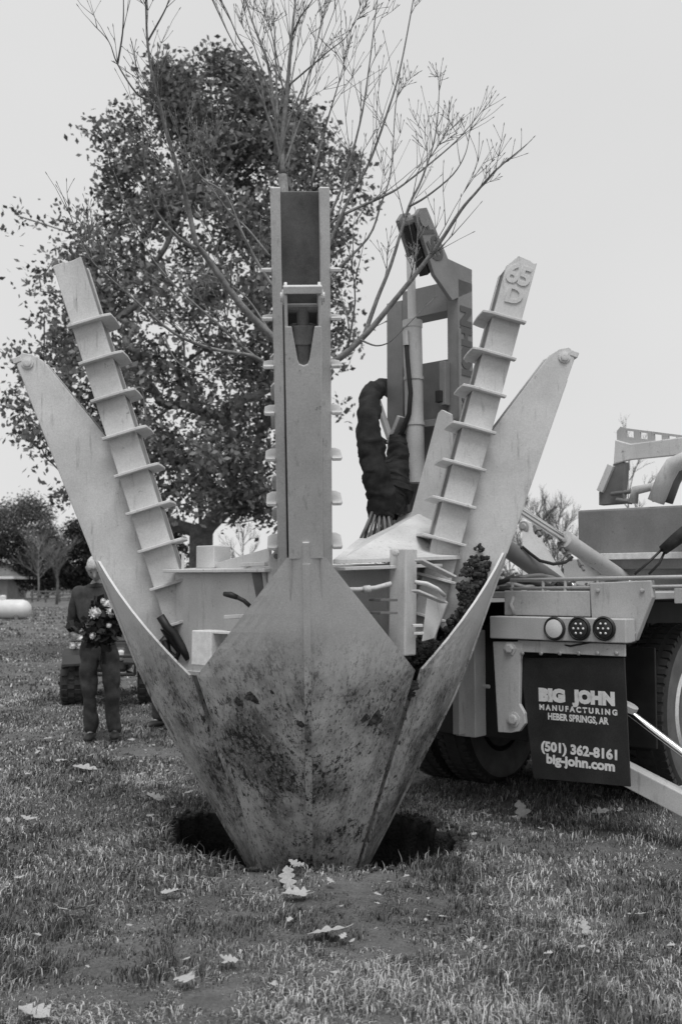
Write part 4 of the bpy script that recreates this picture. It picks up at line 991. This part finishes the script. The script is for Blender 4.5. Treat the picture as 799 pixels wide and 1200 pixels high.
# rail fence
fx0, fx1 = P(38, 700, 88).x, P(150, 700, 88).x; fr = empty('rail_fence', Matrix.Translation((fx0, 88, 0)), 'low dark rail fence at the far edge of the field left of the man', 'fence')
n = 8
for i in range(n):
    mb = MB(); mb.box(((fx1 - fx0) * i / (n - 1), 0, .5), (.14, .14, 1.2)); mb.build('post', WOOD, fr)
for z_ in (.35, .65, .95):
    mb = MB(); mb.box(((fx1 - fx0) / 2, -.09, z_), (fx1 - fx0 + .3, .05, .12)); mb.build('rail', WOOD, fr)

mb = MB(); rgc = random.Random(6)
for i in range(420):
    a = rgc.uniform(0, 6.28); q = 1.0 + abs(rgc.gauss(0, .07)); x_, y_ = X0 + HA * q * math.cos(a), HCY + HB * q * math.sin(a)
    mb.lump((x_, y_, float(gz(x_, y_)) + .004), rgc.uniform(.006, .022), rgc, 1, .35, fr=5)
tag(mb.build('soil', SOIL, None), 'crumbs of dark soil spilled round the edge of the hole', 'soil', kind='stuff')

# ------------------------------------------------------------------ people
def skin_mesh(nodes, edges, root, sub=2):
    names = list(nodes); me = bpy.data.meshes.new('skin'); me.from_pydata([nodes[k][:3] for k in names], [(names.index(a), names.index(b)) for a, b in edges], [])
    ob = bpy.data.objects.new('skin', me); C.objects.link(ob); ob.modifiers.new('Skin', 'SKIN'); s = ob.modifiers.new('Sub', 'SUBSURF'); s.levels = sub; s.render_levels = sub
    for i, k in enumerate(names):
        sv = me.skin_vertices[0].data[i]; r_ = nodes[k][3:]; sv.radius = r_ if len(r_) == 2 else (r_[0], r_[0]); sv.use_root = k == root
    dg = bpy.context.evaluated_depsgraph_get(); dg.update(); m2 = bpy.data.meshes.new_from_object(ob.evaluated_get(dg))
    bpy.data.objects.remove(ob); return m2
def join_remesh(parts, voxel, name):
    mb = MB()
    for p in parts:
        if isinstance(p, MB): mb.add(p.v, p.f)
        else: mb.add([v.co.copy() for v in p.vertices], [tuple(f.vertices) for f in p.polygons])
    me = mb.mesh(name, SKIN); ob = bpy.data.objects.new(name, me); C.objects.link(ob)
    rm = ob.modifiers.new('Remesh', 'REMESH'); rm.mode = 'VOXEL'; rm.voxel_size = voxel; rm.use_smooth_shade = True
    sm = ob.modifiers.new('Smooth', 'SMOOTH'); sm.iterations = 2; sm.factor = .4
    dg = bpy.context.evaluated_depsgraph_get(); dg.update(); m2 = bpy.data.meshes.new_from_object(ob.evaluated_get(dg)); bpy.data.objects.remove(ob)
    m2.name = name; return m2
def setmat(me, m):
    me.materials.clear(); me.materials.append(m); me.polygons.foreach_set('use_smooth', [True] * len(me.polygons)); return me
def mirror(nodes, edges):
    n2 = dict(nodes); e2 = list(edges)
    for k, v in nodes.items():
        if k.endswith('.L'): n2[k[:-1] + 'R'] = (-v[0],) + v[1:]
    for a, b in edges:
        if a.endswith('.L') or b.endswith('.L'): e2.append((a.replace('.L', '.R'), b.replace('.L', '.R')))
    return n2, e2
def make_person(loc, rz, label, hold=True, lean=0.):
    root = empty('person', Matrix.Translation(loc) @ Matrix.Rotation(lean, 4, 'Y') @ Matrix.Rotation(rz, 4, 'Z'), label, 'person')
    if hold: el, wr = (.255, .05, 1.10), (.105, -.20, 1.03)
    else: el, wr = (.25, .04, 1.12), (.26, -.06, .86)
    arms = {'sh.L': (.175, .01, 1.40, .06), 'el.L': (*el, .046), 'wr.L': (*wr, .030)}
    nodes = {'pel': (0, 0, .95, .13, .10), 'wai': (0, 0, 1.10, .125, .095), 'che': (0, .01, 1.30, .15, .105), 'nb': (0, .02, 1.45, .075, .06), 'nk': (0, -.015, 1.53, .052, .055),
             'hip.L': (.085, 0, .88, .082), 'kn.L': (.10, -.02, .49, .055), 'an.L': (.105, .03, .09, .038), 'toe.L': (.125, -.10, .045, .035, .03), **arms}
    edges = [('pel', 'wai'), ('wai', 'che'), ('che', 'nb'), ('nb', 'nk'), ('pel', 'hip.L'), ('hip.L', 'kn.L'), ('kn.L', 'an.L'), ('an.L', 'toe.L'), ('che', 'sh.L'), ('sh.L', 'el.L'), ('el.L', 'wr.L')]
    n2, e2 = mirror(nodes, edges); sk = skin_mesh(n2, e2, 'pel')
    hm = MB(); tilt = Matrix.Rotation(R(36), 3, 'X'); hc = Vector((0, -.065, 1.615))
    bm = bmesh.new(); bmesh.ops.create_uvsphere(bm, u_segments=28, v_segments=20, radius=1)
    hv = []
    for v in bm.verts:
        c = v.co.copy(); x = c.x * .076; y_ = c.y * .098; z_ = c.z * .118
        if c.z < -.2: k = 1 - .30 * min(1, (-c.z - .2) / .8); x *= k; y_ = y_ * (k * .95) - .012
        if c.y < 0 and .0 < c.z < .35 and .25 < abs(c.x) < .65: y_ += .008          # eye hollows
        hv.append(hc + tilt @ Vector((x, y_, z_)))
    hm.add(hv, [tuple(v.index for v in f.verts) for f in bm.faces]); bm.free()
    hp = lambda x, y_, z_: hc + tilt @ Vector((x, y_, z_))
    hm.tube([hp(0, -.088, .025), hp(0, -.108, -.012), hp(0, -.116, -.022), hp(0, -.09, -.034)], [.009, .013, .014, .008], 8)      # nose
    hm.tube([hp(-.024, -.084, -.062), hp(0, -.094, -.060), hp(.024, -.084, -.062)], [.005, .010, .005], 8)                        # lips
    for s in (-1, 1): hm.tube([hp(s * .074, .008, .028), hp(s * .083, .014, .012), hp(s * .080, .012, -.018), hp(s * .072, .004, -.03)], [.008, .014, .012, .007], 8)
    hands = MB()
    for s in (-1, 1):
        w_ = Vector((s * wr[0], wr[1], wr[2])); f_ = Vector((-s * .55, -.65, -.1)).normalized() if hold else Vector((0, -.1, -1)).normalized()
        sd_ = Vector((0, 0, 1)) if hold else Vector((0, -1, 0)); nn = f_.cross(sd_).normalized() * s
        hands.tube([w_ - f_ * .03, w_ + f_ * .02, w_ + f_ * .06, w_ + f_ * .09], [.027, .036, .042, .036], 10, sq=.6)
        for i, L in enumerate((.066, .076, .070, .055)):
            b = w_ + f_ * .085 + sd_ * (.030 - .020 * i); hands.tube([b - f_ * .02, b + f_ * L * .5, b + f_ * L * .85 + nn * .018, b + f_ * L + nn * .042], [.0095, .009, .0085, .007], 7)
        b = w_ + f_ * .03 + sd_ * .036; hands.tube([b - sd_ * .012, b + sd_ * .025 + f_ * .03, b + sd_ * .03 + f_ * .062 + nn * .012], [.012, .0105, .009], 7)
    body = setmat(join_remesh([sk, hm, hands], .0085, 'body'), SKIN); link('body', body, root)
    # hair: a cap with parted, uneven edge
    hb = MB(); rgh = random.Random(5); bm = bmesh.new(); bmesh.ops.create_uvsphere(bm, u_segments=26, v_segments=18, radius=1); keep = {}
    vs_, fs_ = [], []
    for v in bm.verts:
        c = v.co; k = 1.02 + .05 * mnoise.noise(c * 5) + .03 * mnoise.noise(c * 14); vs_.append(hc + tilt @ Vector((c.x * .080 * k, c.y * .100 * k + .006, c.z * .121 * k + .006)))
    for f in bm.faces:
        c = f.calc_center_median()
        if c.z > .36 - .25 * abs(c.x) or (c.y > -.15 and c.z > -.15) or (c.y > .3 and c.z > -.6): fs_.append(tuple(v.index for v in f.verts))
    hb.add(vs_, fs_); bm.free(); ho = hb.build('hair', HAIR, root, smooth=True); so = ho.modifiers.new('s', 'SOLIDIFY'); so.thickness = .008; so.offset = -1
    eb = MB()
    for s in (-1, 1): eb.lump(hp(s * .032, -.088, .018), .0085, rgh, 1, 0)
    eb.build('eyes', BLACK, root, smooth=True)
    # clothes
    jn = {'hem': (0, 0, .90, .165, .125), 'wai': (0, 0, 1.08, .165, .13), 'che': (0, .01, 1.29, .20, .15), 'nb': (0, .012, 1.44, .115, .102), 'col': (0, -.008, 1.50, .078, .080),
          'sh.L': (.185, .01, 1.385, .078), 'el.L': (*el, .064), 'wr.L': (wr[0] * 1.08, wr[1] * .9, wr[2] + .005, .044)}
    je = [('hem', 'wai'), ('wai', 'che'), ('che', 'nb'), ('nb', 'col'), ('che', 'sh.L'), ('sh.L', 'el.L'), ('el.L', 'wr.L')]
    def rumple(me, amp, fr, off):
        for v in me.vertices:
            c = Vector((v.co.x * fr, v.co.y * fr, v.co.z * fr * .7)) + Vector((off, 0, 0)); v.co += v.normal * amp * (mnoise.noise(c) + .5 * mnoise.noise(c * 2.2))
        return me
    a, b = mirror(jn, je); link('sweater', rumple(setmat(skin_mesh(a, b, 'wai', 3), SWEATER), .022, 9, 3), root)
    tn = {'wst': (0, 0, 1.0, .15, .115), 'pel': (0, 0, .92, .155, .12), 'hip.L': (.09, 0, .83, .10), 'kn.L': (.105, -.015, .49, .075), 'sh.L': (.11, .01, .28, .070), 'an.L': (.112, .010, .050, .070, .08)}
    te = [('wst', 'pel'), ('pel', 'hip.L'), ('hip.L', 'kn.L'), ('kn.L', 'sh.L'), ('sh.L', 'an.L')]
    a, b = mirror(tn, te); link('trousers', rumple(setmat(skin_mesh(a, b, 'pel', 3), JEANS), .026, 9, 8), root)
    for s in (-1, 1):
        mb = MB(); mb.tube([(s * .105, .085, .05), (s * .108, .04, .06), (s * .114, -.05, .055), (s * .122, -.12, .042), (s * .124, -.165, .035)], [.034, .047, .048, .044, .024], 12, sq=.8)
        mb.box((s * .115, -.04, .012), (.09, .26, .022)); mb.build('shoe', SHOE, root, smooth=True)
    return root
pp = G(121, 868); PZ = float(gz(pp.x, pp.y))
make_person((pp.x, pp.y, PZ), R(6), 'grey-haired person in dark sweater and jeans, head bowed, holding a bunch of flowers', lean=R(-3.2))
p2 = G(192, 858); make_person((p2.x, p2.y + .15, float(gz(p2.x, p2.y + .15))), R(-30), 'person in dark trousers hidden behind the left blade, only a lower leg showing', hold=False)

# bouquet
rf = random.Random(12)
def flower(mb, c, r):
    for ring, (n, tilt_, s) in enumerate(((12, .15, 1.0), (10, .6, .85), (7, 1.05, .62), (4, 1.4, .4))):
        for k in range(n):
            a = 2 * math.pi * (k + .5 * (ring % 2)) / n + rf.uniform(-.1, .1); d = Vector((math.cos(a) * math.cos(tilt_), -math.sin(tilt_) * .75 - .15, math.sin(a) * math.cos(tilt_) + .25 * math.sin(tilt_)))
            tip = c + d.normalized() * r * s * rf.uniform(.9, 1.1); side = d.cross(Vector((.1, 1, .2))).normalized() * r * .22
            mid = c.lerp(tip, .6) + Vector((0, -.12 * r, 0))
            mb.add([c, mid + side, tip, mid - side], [(0, 1, 2), (0, 2, 3)])
    mb.lump(c + Vector((0, .1 * r, 0)), r * .74, rf, 2, .5, (1, 1, .9), 4)
bc = P(120, 728, 9.28); bq = empty('flower_bouquet', Matrix.Translation(bc), 'bunch of white flowers and dark leaves held at the waist by the grey-haired person', 'flowers')
for x, y_, r_, dy in ((112, 718, 7, 0), (127, 708, 6, .03), (131, 716, 5.5, 0), (121, 704, 3.2, .05), (109, 745, 4, -.05), (104, 733, 3.5, .02), (128, 733, 3, -.08)):
    mb = MB(); flower(mb, P(x, y_, 9.22 + dy), r_ / F_PX * 9.3 * 1.15); mb.build('flower', PETAL, bq, world=True, smooth=True)
cl = [P(122 + rf.gauss(0, 11), 732 + rf.gauss(0, 9), 9.28 + rf.gauss(0, .05)) for _ in range(50)]
lv = quads_obj('leaves', leaf_cloud(cl, 14, .035, .085, rf) - np.array(bc), EVERG, bq); lv['kind'] = 'stuff'
mb = MB()
for k in range(9): mb.tube([P(118 + rf.uniform(-8, 10), 738, 9.28), P(121 + rf.uniform(-2, 3), 765, 9.36), P(121 + rf.uniform(-5, 5), 778, 9.38)], .006, 5)
mb.build('stems', STEM, bq, world=True)

# ------------------------------------------------------------------ quad bike behind the person
ac = G(122, 826); atv = empty('quad_bike', Matrix.Translation((ac.x, ac.y + .6, float(gz(ac.x, ac.y)))) @ Matrix.Rotation(R(8), 4, 'Z'), 'dark quad bike parked behind the person with flowers', 'quad bike')
def atyre(x, y_, r_, w_):
    mb = MB(); mb.lathe([(r_ * .5, -w_ * .45), (r_ * .8, -w_ * .52), (r_ * .96, -w_ * .42), (r_, -w_ * .2), (r_, w_ * .2), (r_ * .96, w_ * .42), (r_ * .8, w_ * .52), (r_ * .5, w_ * .45)], (x, y_, r_), (1, 0, 0), 30)
    for i in range(18):
        a = 2 * math.pi * i / 18; Mq = Matrix.Rotation(a, 3, 'X')
        for s in (-.3, .0, .3): mb.box(Vector((x + s * w_, y_ + math.cos(a + .15 * (s == 0)) * r_, r_ + math.sin(a + .15 * (s == 0)) * r_)), (w_ * .26, .03, .05), Mq)
    t = mb.build('tyre', TYRE, atv); mb = MB(); mb.lathe([(r_ * .5, -w_ * .3), (r_ * .5, w_ * .3), (r_ * .2, w_ * .2), (.02, w_ * .25)], (x, y_, r_), (1, 0, 0), 18); mb.build('rim', DARKPAINT, t)
for x in (-.46, .46):
    atyre(x, -.45, .30, .27); atyre(x, .75, .30, .28)
mb = MB(); mb.prism([(-.20, -.75, .42), (-.20, -.70, .72), (-.20, -.2, .86), (-.20, .2, .78), (-.20, 1.0, .80), (-.20, 1.05, .6), (-.20, .3, .38)], (.40, 0, 0)); mb.build('body', PLASTIC, atv, bevel=.04)
for s in (-1, 1):
    for y_ in (-.45, .75):
        mb = MB(); pts = [(y_ - .40, .52), (y_ - .36, .62), (y_ - .2, .70), (y_ + .2, .70), (y_ + .36, .60)]
        for q0_, q1_ in zip(pts, pts[1:]): mb.prism([(s * .16, q0_[0], q0_[1]), (s * .56, q0_[0], q0_[1] - .02), (s * .56, q1_[0], q1_[1] - .02), (s * .16, q1_[0], q1_[1])], (0, 0, .025))
        mb.build('fender', PLASTIC, atv)
mb = MB(); mb.prism([(-.16, .0, .80), (-.16, .15, .90), (-.16, .9, .92), (-.16, .95, .82)], (.32, 0, 0)); mb.build('seat', BLACK, atv, bevel=.03)
for y0_, z_ in ((-.85, .80), (.72, .88)):
    mb = MB()
    for k in range(5): mb.tube([(-.42 + .21 * k, y0_, z_), (-.42 + .21 * k, y0_ + .42, z_)], .012, 6)
    for k in range(3): mb.tube([(-.46, y0_ + .21 * k, z_ + .005), (.46, y0_ + .21 * k, z_ + .005)], .014, 6)
    mb.tube([(-.25, y0_ + .2, z_), (-.2, y0_ + .3, z_ - .2)], .014, 6); mb.tube([(.25, y0_ + .2, z_), (.2, y0_ + .3, z_ - .2)], .014, 6)
    mb.build('cargo_rack', BLACK, atv)
mb = MB(); mb.tube([(-.38, .02, 1.02), (-.2, -.08, 1.03), (0, -.14, .98), (.2, -.08, 1.03), (.38, .02, 1.02)], .014, 8); mb.tube([(0, -.14, .98), (0, -.3, .8)], .02, 8); mb.build('handlebar', BLACK, atv)
for x in (-.12, .12):
    mb = MB(); mb.lathe([(.06, 0), (.065, .02), (.04, .04), (.01, .045)], (x, -.71, .62), (0, -1, .1), 16); mb.build('headlight', BONE, atv)
mb = MB(); mb.tube([(-.3, -.88, .40), (-.3, -.92, .62), (.3, -.92, .62), (.3, -.88, .40)], .018, 8); mb.tube([(-.2, -.7, .42), (-.3, -.88, .40), (.3, -.88, .40), (.2, -.7, .42)], .018, 8); mb.build('bumper', BLACK, atv)
for k, (x, y_, r_) in enumerate(((86, 757, 5), (95, 757, 5), (95, 749, 5), (102, 752, 4))):
    c = P(x, y_, ac.y - .12); mb = MB(); flower(mb, c, r_ / F_PX * 12.6 * 1.1); o = mb.build('white_flower', PETAL, None, smooth=True)
    tag(o, ['leftmost white flower lying on the quad bike rack', 'white flower lowest on the quad bike rack, beside the leftmost', 'white flower topmost on the quad bike rack', 'white flower on the quad bike rack nearest the person'][k], 'flower', 'flowers on the quad bike')

# ------------------------------------------------------------------ fallen leaves
def leaf_mesh(seed):
    rng = random.Random(seed); n = 30; ph = rng.uniform(0, 1.5); lobes = rng.choice((3, 3.5, 4)); cu, cv, tw = rng.uniform(.1, .9), rng.uniform(-.5, .7), rng.uniform(-.5, .5)
    def width(t, sgn):
        env = .36 * math.sin(math.pi * min(1, .06 + .94 * t) ** .8) ** .6
        l = abs(math.sin(math.pi * (lobes * t + ph * .2 + .12 * sgn)))
        return max(.012, env * (.34 + .66 * l ** .75) * (1 + .18 * math.sin(9 * t + sgn * 2 + seed)))
    vs_, fs_ = [], []
    for i in range(n + 1):
        t = i / n; y_ = t - .5
        for k, fx in ((-1, 1.), (-1, .45), (0, 0), (1, .45), (1, 1.)):
            w_ = width(t, k) * fx; yy = y_ + .10 * fx * (1 - t); x = k * w_
            vs_.append((x + .08 * cv * y_ * y_, yy, cu * x * x * 1.4 + .5 * cv * y_ * y_ + tw * x * y_ + .02 * mnoise.noise(Vector((x * 7, yy * 7, seed)))))
    for i in range(n):
        for j in range(4): a = i * 5 + j; fs_.append((a, a + 1, a + 6, a + 5))
    mb = MB(); mb.add(vs_, fs_); z0_ = .125 * cv; mb.tube([(.02 * cv, -.5, z0_), (.02 * cv, -.62, z0_ + .02), (.04, -.72, z0_ + .05)], [.012, .010, .010], 4); return mb.mesh('fallen_leaf', DRYLEAF)
LM = [leaf_mesh(s) for s in range(7)]; rl = random.Random(8)
def put_leaf(px, py, size, k, label, group=None, rz=None, tx_=None):
    p = G(px, py); s = (size * .86 if size > 22 else size) / F_PX * p.y
    M = Matrix.Translation((p.x, p.y, float(gz(p.x, p.y)) + .04)) @ Euler((rl.uniform(-.25, .35) if tx_ is None else tx_, rl.uniform(-.3, .3), rl.uniform(0, 6.28) if rz is None else rz)).to_matrix().to_4x4() @ Matrix.Scale(s, 4)
    o = link('fallen_leaf', LM[k % 7], None, M); tag(o, label, 'leaf', group or 'fallen leaves on the grass')
for i, (px, py, sz, rz, lb_) in enumerate([
    (86, 1083, 42, 1.3, 'long-lobed pale fallen leaf lying left of centre in the near grass'),
    (382, 1097, 52, 1.5, 'largest pale lobed leaf, flat on the grass below the front blade'),
    (216, 1162, 36, 1.0, 'pale folded leaf near the bottom edge, left of centre'),
    (268, 1136, 28, 1.8, 'small ragged leaf just right of the folded pale leaf near the bottom'),
    (40, 1194, 50, 1.2, 'curled pale leaf cut by the bottom edge at left'),
    (337, 1042, 34, .3, 'upright crumpled leaf against the grass lip below the front blade'),
    (346, 1058, 36, 1.7, 'pale leaf lying just below the crumpled one under the front blade'),
    (347, 1024, 20, 1.1, 'small leaf on the hole lip right at the front blade tip'),
    (703, 968, 24, 1.5, 'pale lobed leaf in the shade below the mud flap'),
    (611, 960, 30, .2, 'upright pale leaf in the grass left of the mud flap'),
    (748, 1076, 20, 1.6, 'narrow pale leaf alone in the grass at the right'),
    (685, 1092, 18, .1, 'small upright leaf at the right of the near grass'),
    (199, 1057, 22, 1.4, 'small pale leaf left below the hole'),
    (183, 946, 26, 1.5, 'pale leaf at the left edge of the dark hole'),
    (34, 968, 20, 1.3, 'pale leaf at far left level with the hole'),
    (100, 908, 34, 1.5, 'pale leaf in the grass in front of the person')]):
    put_leaf(px, py, sz, i, lb_, rz=rz, tx_=1.1 if 'upright' in lb_ else None)
for i in range(130):
    px, py = rl.uniform(0, 240), 872 + 110 * rl.random() ** 1.4
    if i > 64: px, py = rl.uniform(0, 799), 1000 + 190 * rl.random()
    if i > 112: px, py = rl.uniform(520, 780), rl.uniform(945, 1010)
    g_ = G(px, py)
    if ((g_.x - X0) / HA) ** 2 + ((g_.y - HCY) / HB) ** 2 < 1.25: continue
    put_leaf(px, py, rl.uniform(5, 13) * (1 if py > 960 else .8), rl.randint(0, 6), 'small pale fallen leaf in the grass ' + ('between the person and the hole' if i <= 64 else 'right of the front blade under the truck' if i > 112 else ('near the bottom left' if px < 266 else 'near the bottom centre' if px < 533 else 'near the bottom right')), 'small scattered leaves')

# ------------------------------------------------------------------ grass (real blades, thinning with distance)
def grass_zone(y0, y1, dens, hmin, hmax, width, seed, side=1.0):
    r = np.random.default_rng(seed); area = .33 * (y1 ** 2 - y0 ** 2) + 2 * side * (y1 - y0); n = int(area * dens * 1.7)
    y = r.uniform(y0, y1, n); xw = .36 * y1 + side; x = r.uniform(-xw, xw, n); k = np.abs(x) < .345 * y + side; x, y = x[k], y[k]
    dx, dy = (x - X0) / HA, (y - HCY) / HB; an = np.arctan2(dy, dx); rr_ = np.hypot(dx, dy) / hole_r(an); k = rr_ > 1.015
    x, y, rr_ = x[k], y[k], rr_[k]
    def vn(sc, sd_):                       # smooth value noise on a grid
        q = np.random.default_rng(sd_).uniform(-1, 1, (512, 512)); u, w2 = x * sc + 200, y * sc + 7; i0, j0 = np.floor(u).astype(int), np.floor(w2).astype(int)
        fu, fw = u - i0, w2 - j0; fu, fw = fu * fu * (3 - 2 * fu), fw * fw * (3 - 2 * fw); i0, j0 = i0 % 511, j0 % 511
        return (q[i0, j0] * (1 - fu) + q[i0 + 1, j0] * fu) * (1 - fw) + (q[i0, j0 + 1] * (1 - fu) + q[i0 + 1, j0 + 1] * fu) * fw
    pat = np.clip(.7 * vn(1.3, 61) + .7 * vn(4.5, 62) + .7 * vn(13, 63), -1.2, 1.2); pale = vn(2.2, 64) + .7 * vn(7, 65)
    k = r.uniform(0, 1, len(x)) < .74 + .26 * pat; x, y, pat, rr_, pale = x[k], y[k], pat[k], rr_[k], pale[k]; n = len(x)
    h = r.uniform(hmin, hmax, n) * (1 + .75 * pat) * np.where(rr_ < 1.12, r.uniform(.5, 1.9, n), 1.0) * np.where(r.uniform(0, 1, n) < .06, 1.6, 1.0); h = np.clip(h, hmin * .5, None)
    z = gz(x, y) - .005; a = 3.0 * vn(2.6, 66) + r.normal(0, 1.6, n); lean = np.abs(r.normal(0, .6, n)) + .5
    dead = r.uniform(0, 1, n) < .30 + .30 * pale; lean = np.where(dead, lean + .8, lean)
    lean = np.clip(lean, 0, 1.45)
    hx, hy, hz = np.sin(lean) * np.cos(a), np.sin(lean) * np.sin(a), np.cos(lean)
    wx, wy = -np.sin(a), np.cos(a); tw = r.uniform(-.6, .6, n); wx, wy = wx * np.cos(tw) - wy * np.sin(tw), wx * np.sin(tw) + wy * np.cos(tw)
    w_ = width * r.uniform(.6, 1.4, n); mid = .55
    b = np.stack([x, y, z], 1); W_ = np.stack([wx * w_ / 2, wy * w_ / 2, np.zeros(n)], 1)
    m = b + np.stack([hx * .35, hy * .35, np.sqrt(1 - (.35 * np.sin(lean)) ** 2)], 1) * (h * mid)[:, None]
    t = m + np.stack([hx, hy, hz], 1) * (h * (1 - mid))[:, None]
    v = np.stack([b - W_, b + W_, m + W_ * .8, m - W_ * .8, t], 1).reshape(-1, 3)
    col = np.where(dead, r.uniform(.27, .66, n), .04 + .26 * r.uniform(0, 1, n) ** 1.6) * (1 + .15 * pale)
    return v, np.repeat(col, 5)
zones = [grass_zone(2.5, 5.0, 9800, .016, .054, .0042, 1, .7), grass_zone(5.0, 8.0, 5400, .016, .047, .0056, 2), grass_zone(8.0, 14, 2000, .015, .042, .010, 3), grass_zone(14, 30, 260, .02, .045, .022, 4, 1.5), grass_zone(30, 70, 36, .03, .06, .06, 5, 3)]
v = np.concatenate([z[0] for z in zones]); col = np.concatenate([z[1] for z in zones]); nb = len(v) // 5
idx = np.arange(nb, dtype=np.int32)[:, None] * 5
loops = np.concatenate([idx + np.array([0, 1, 2, 3], np.int32), idx + np.array([3, 2, 4], np.int32)], 1).ravel()
ls = (np.arange(nb, dtype=np.int32)[:, None] * 7 + np.array([0, 4], np.int32)).ravel(); lt = np.tile(np.array([4, 3], np.int32), nb)
me = bpy.data.meshes.new('grass'); me.vertices.add(len(v)); me.vertices.foreach_set('co', v.astype(np.float32).ravel())
me.loops.add(len(loops)); me.loops.foreach_set('vertex_index', loops); me.polygons.add(len(ls)); me.polygons.foreach_set('loop_start', ls); me.polygons.foreach_set('loop_total', lt)
at = me.attributes.new('shade', 'FLOAT', 'POINT'); at.data.foreach_set('value', col.astype(np.float32)); me.materials.append(GRASS); me.update(calc_edges=True)
go = link('grass', me); tag(go, 'short tufty mown grass with dry pale blades', 'grass', kind='stuff')
print('grass blades', nb)
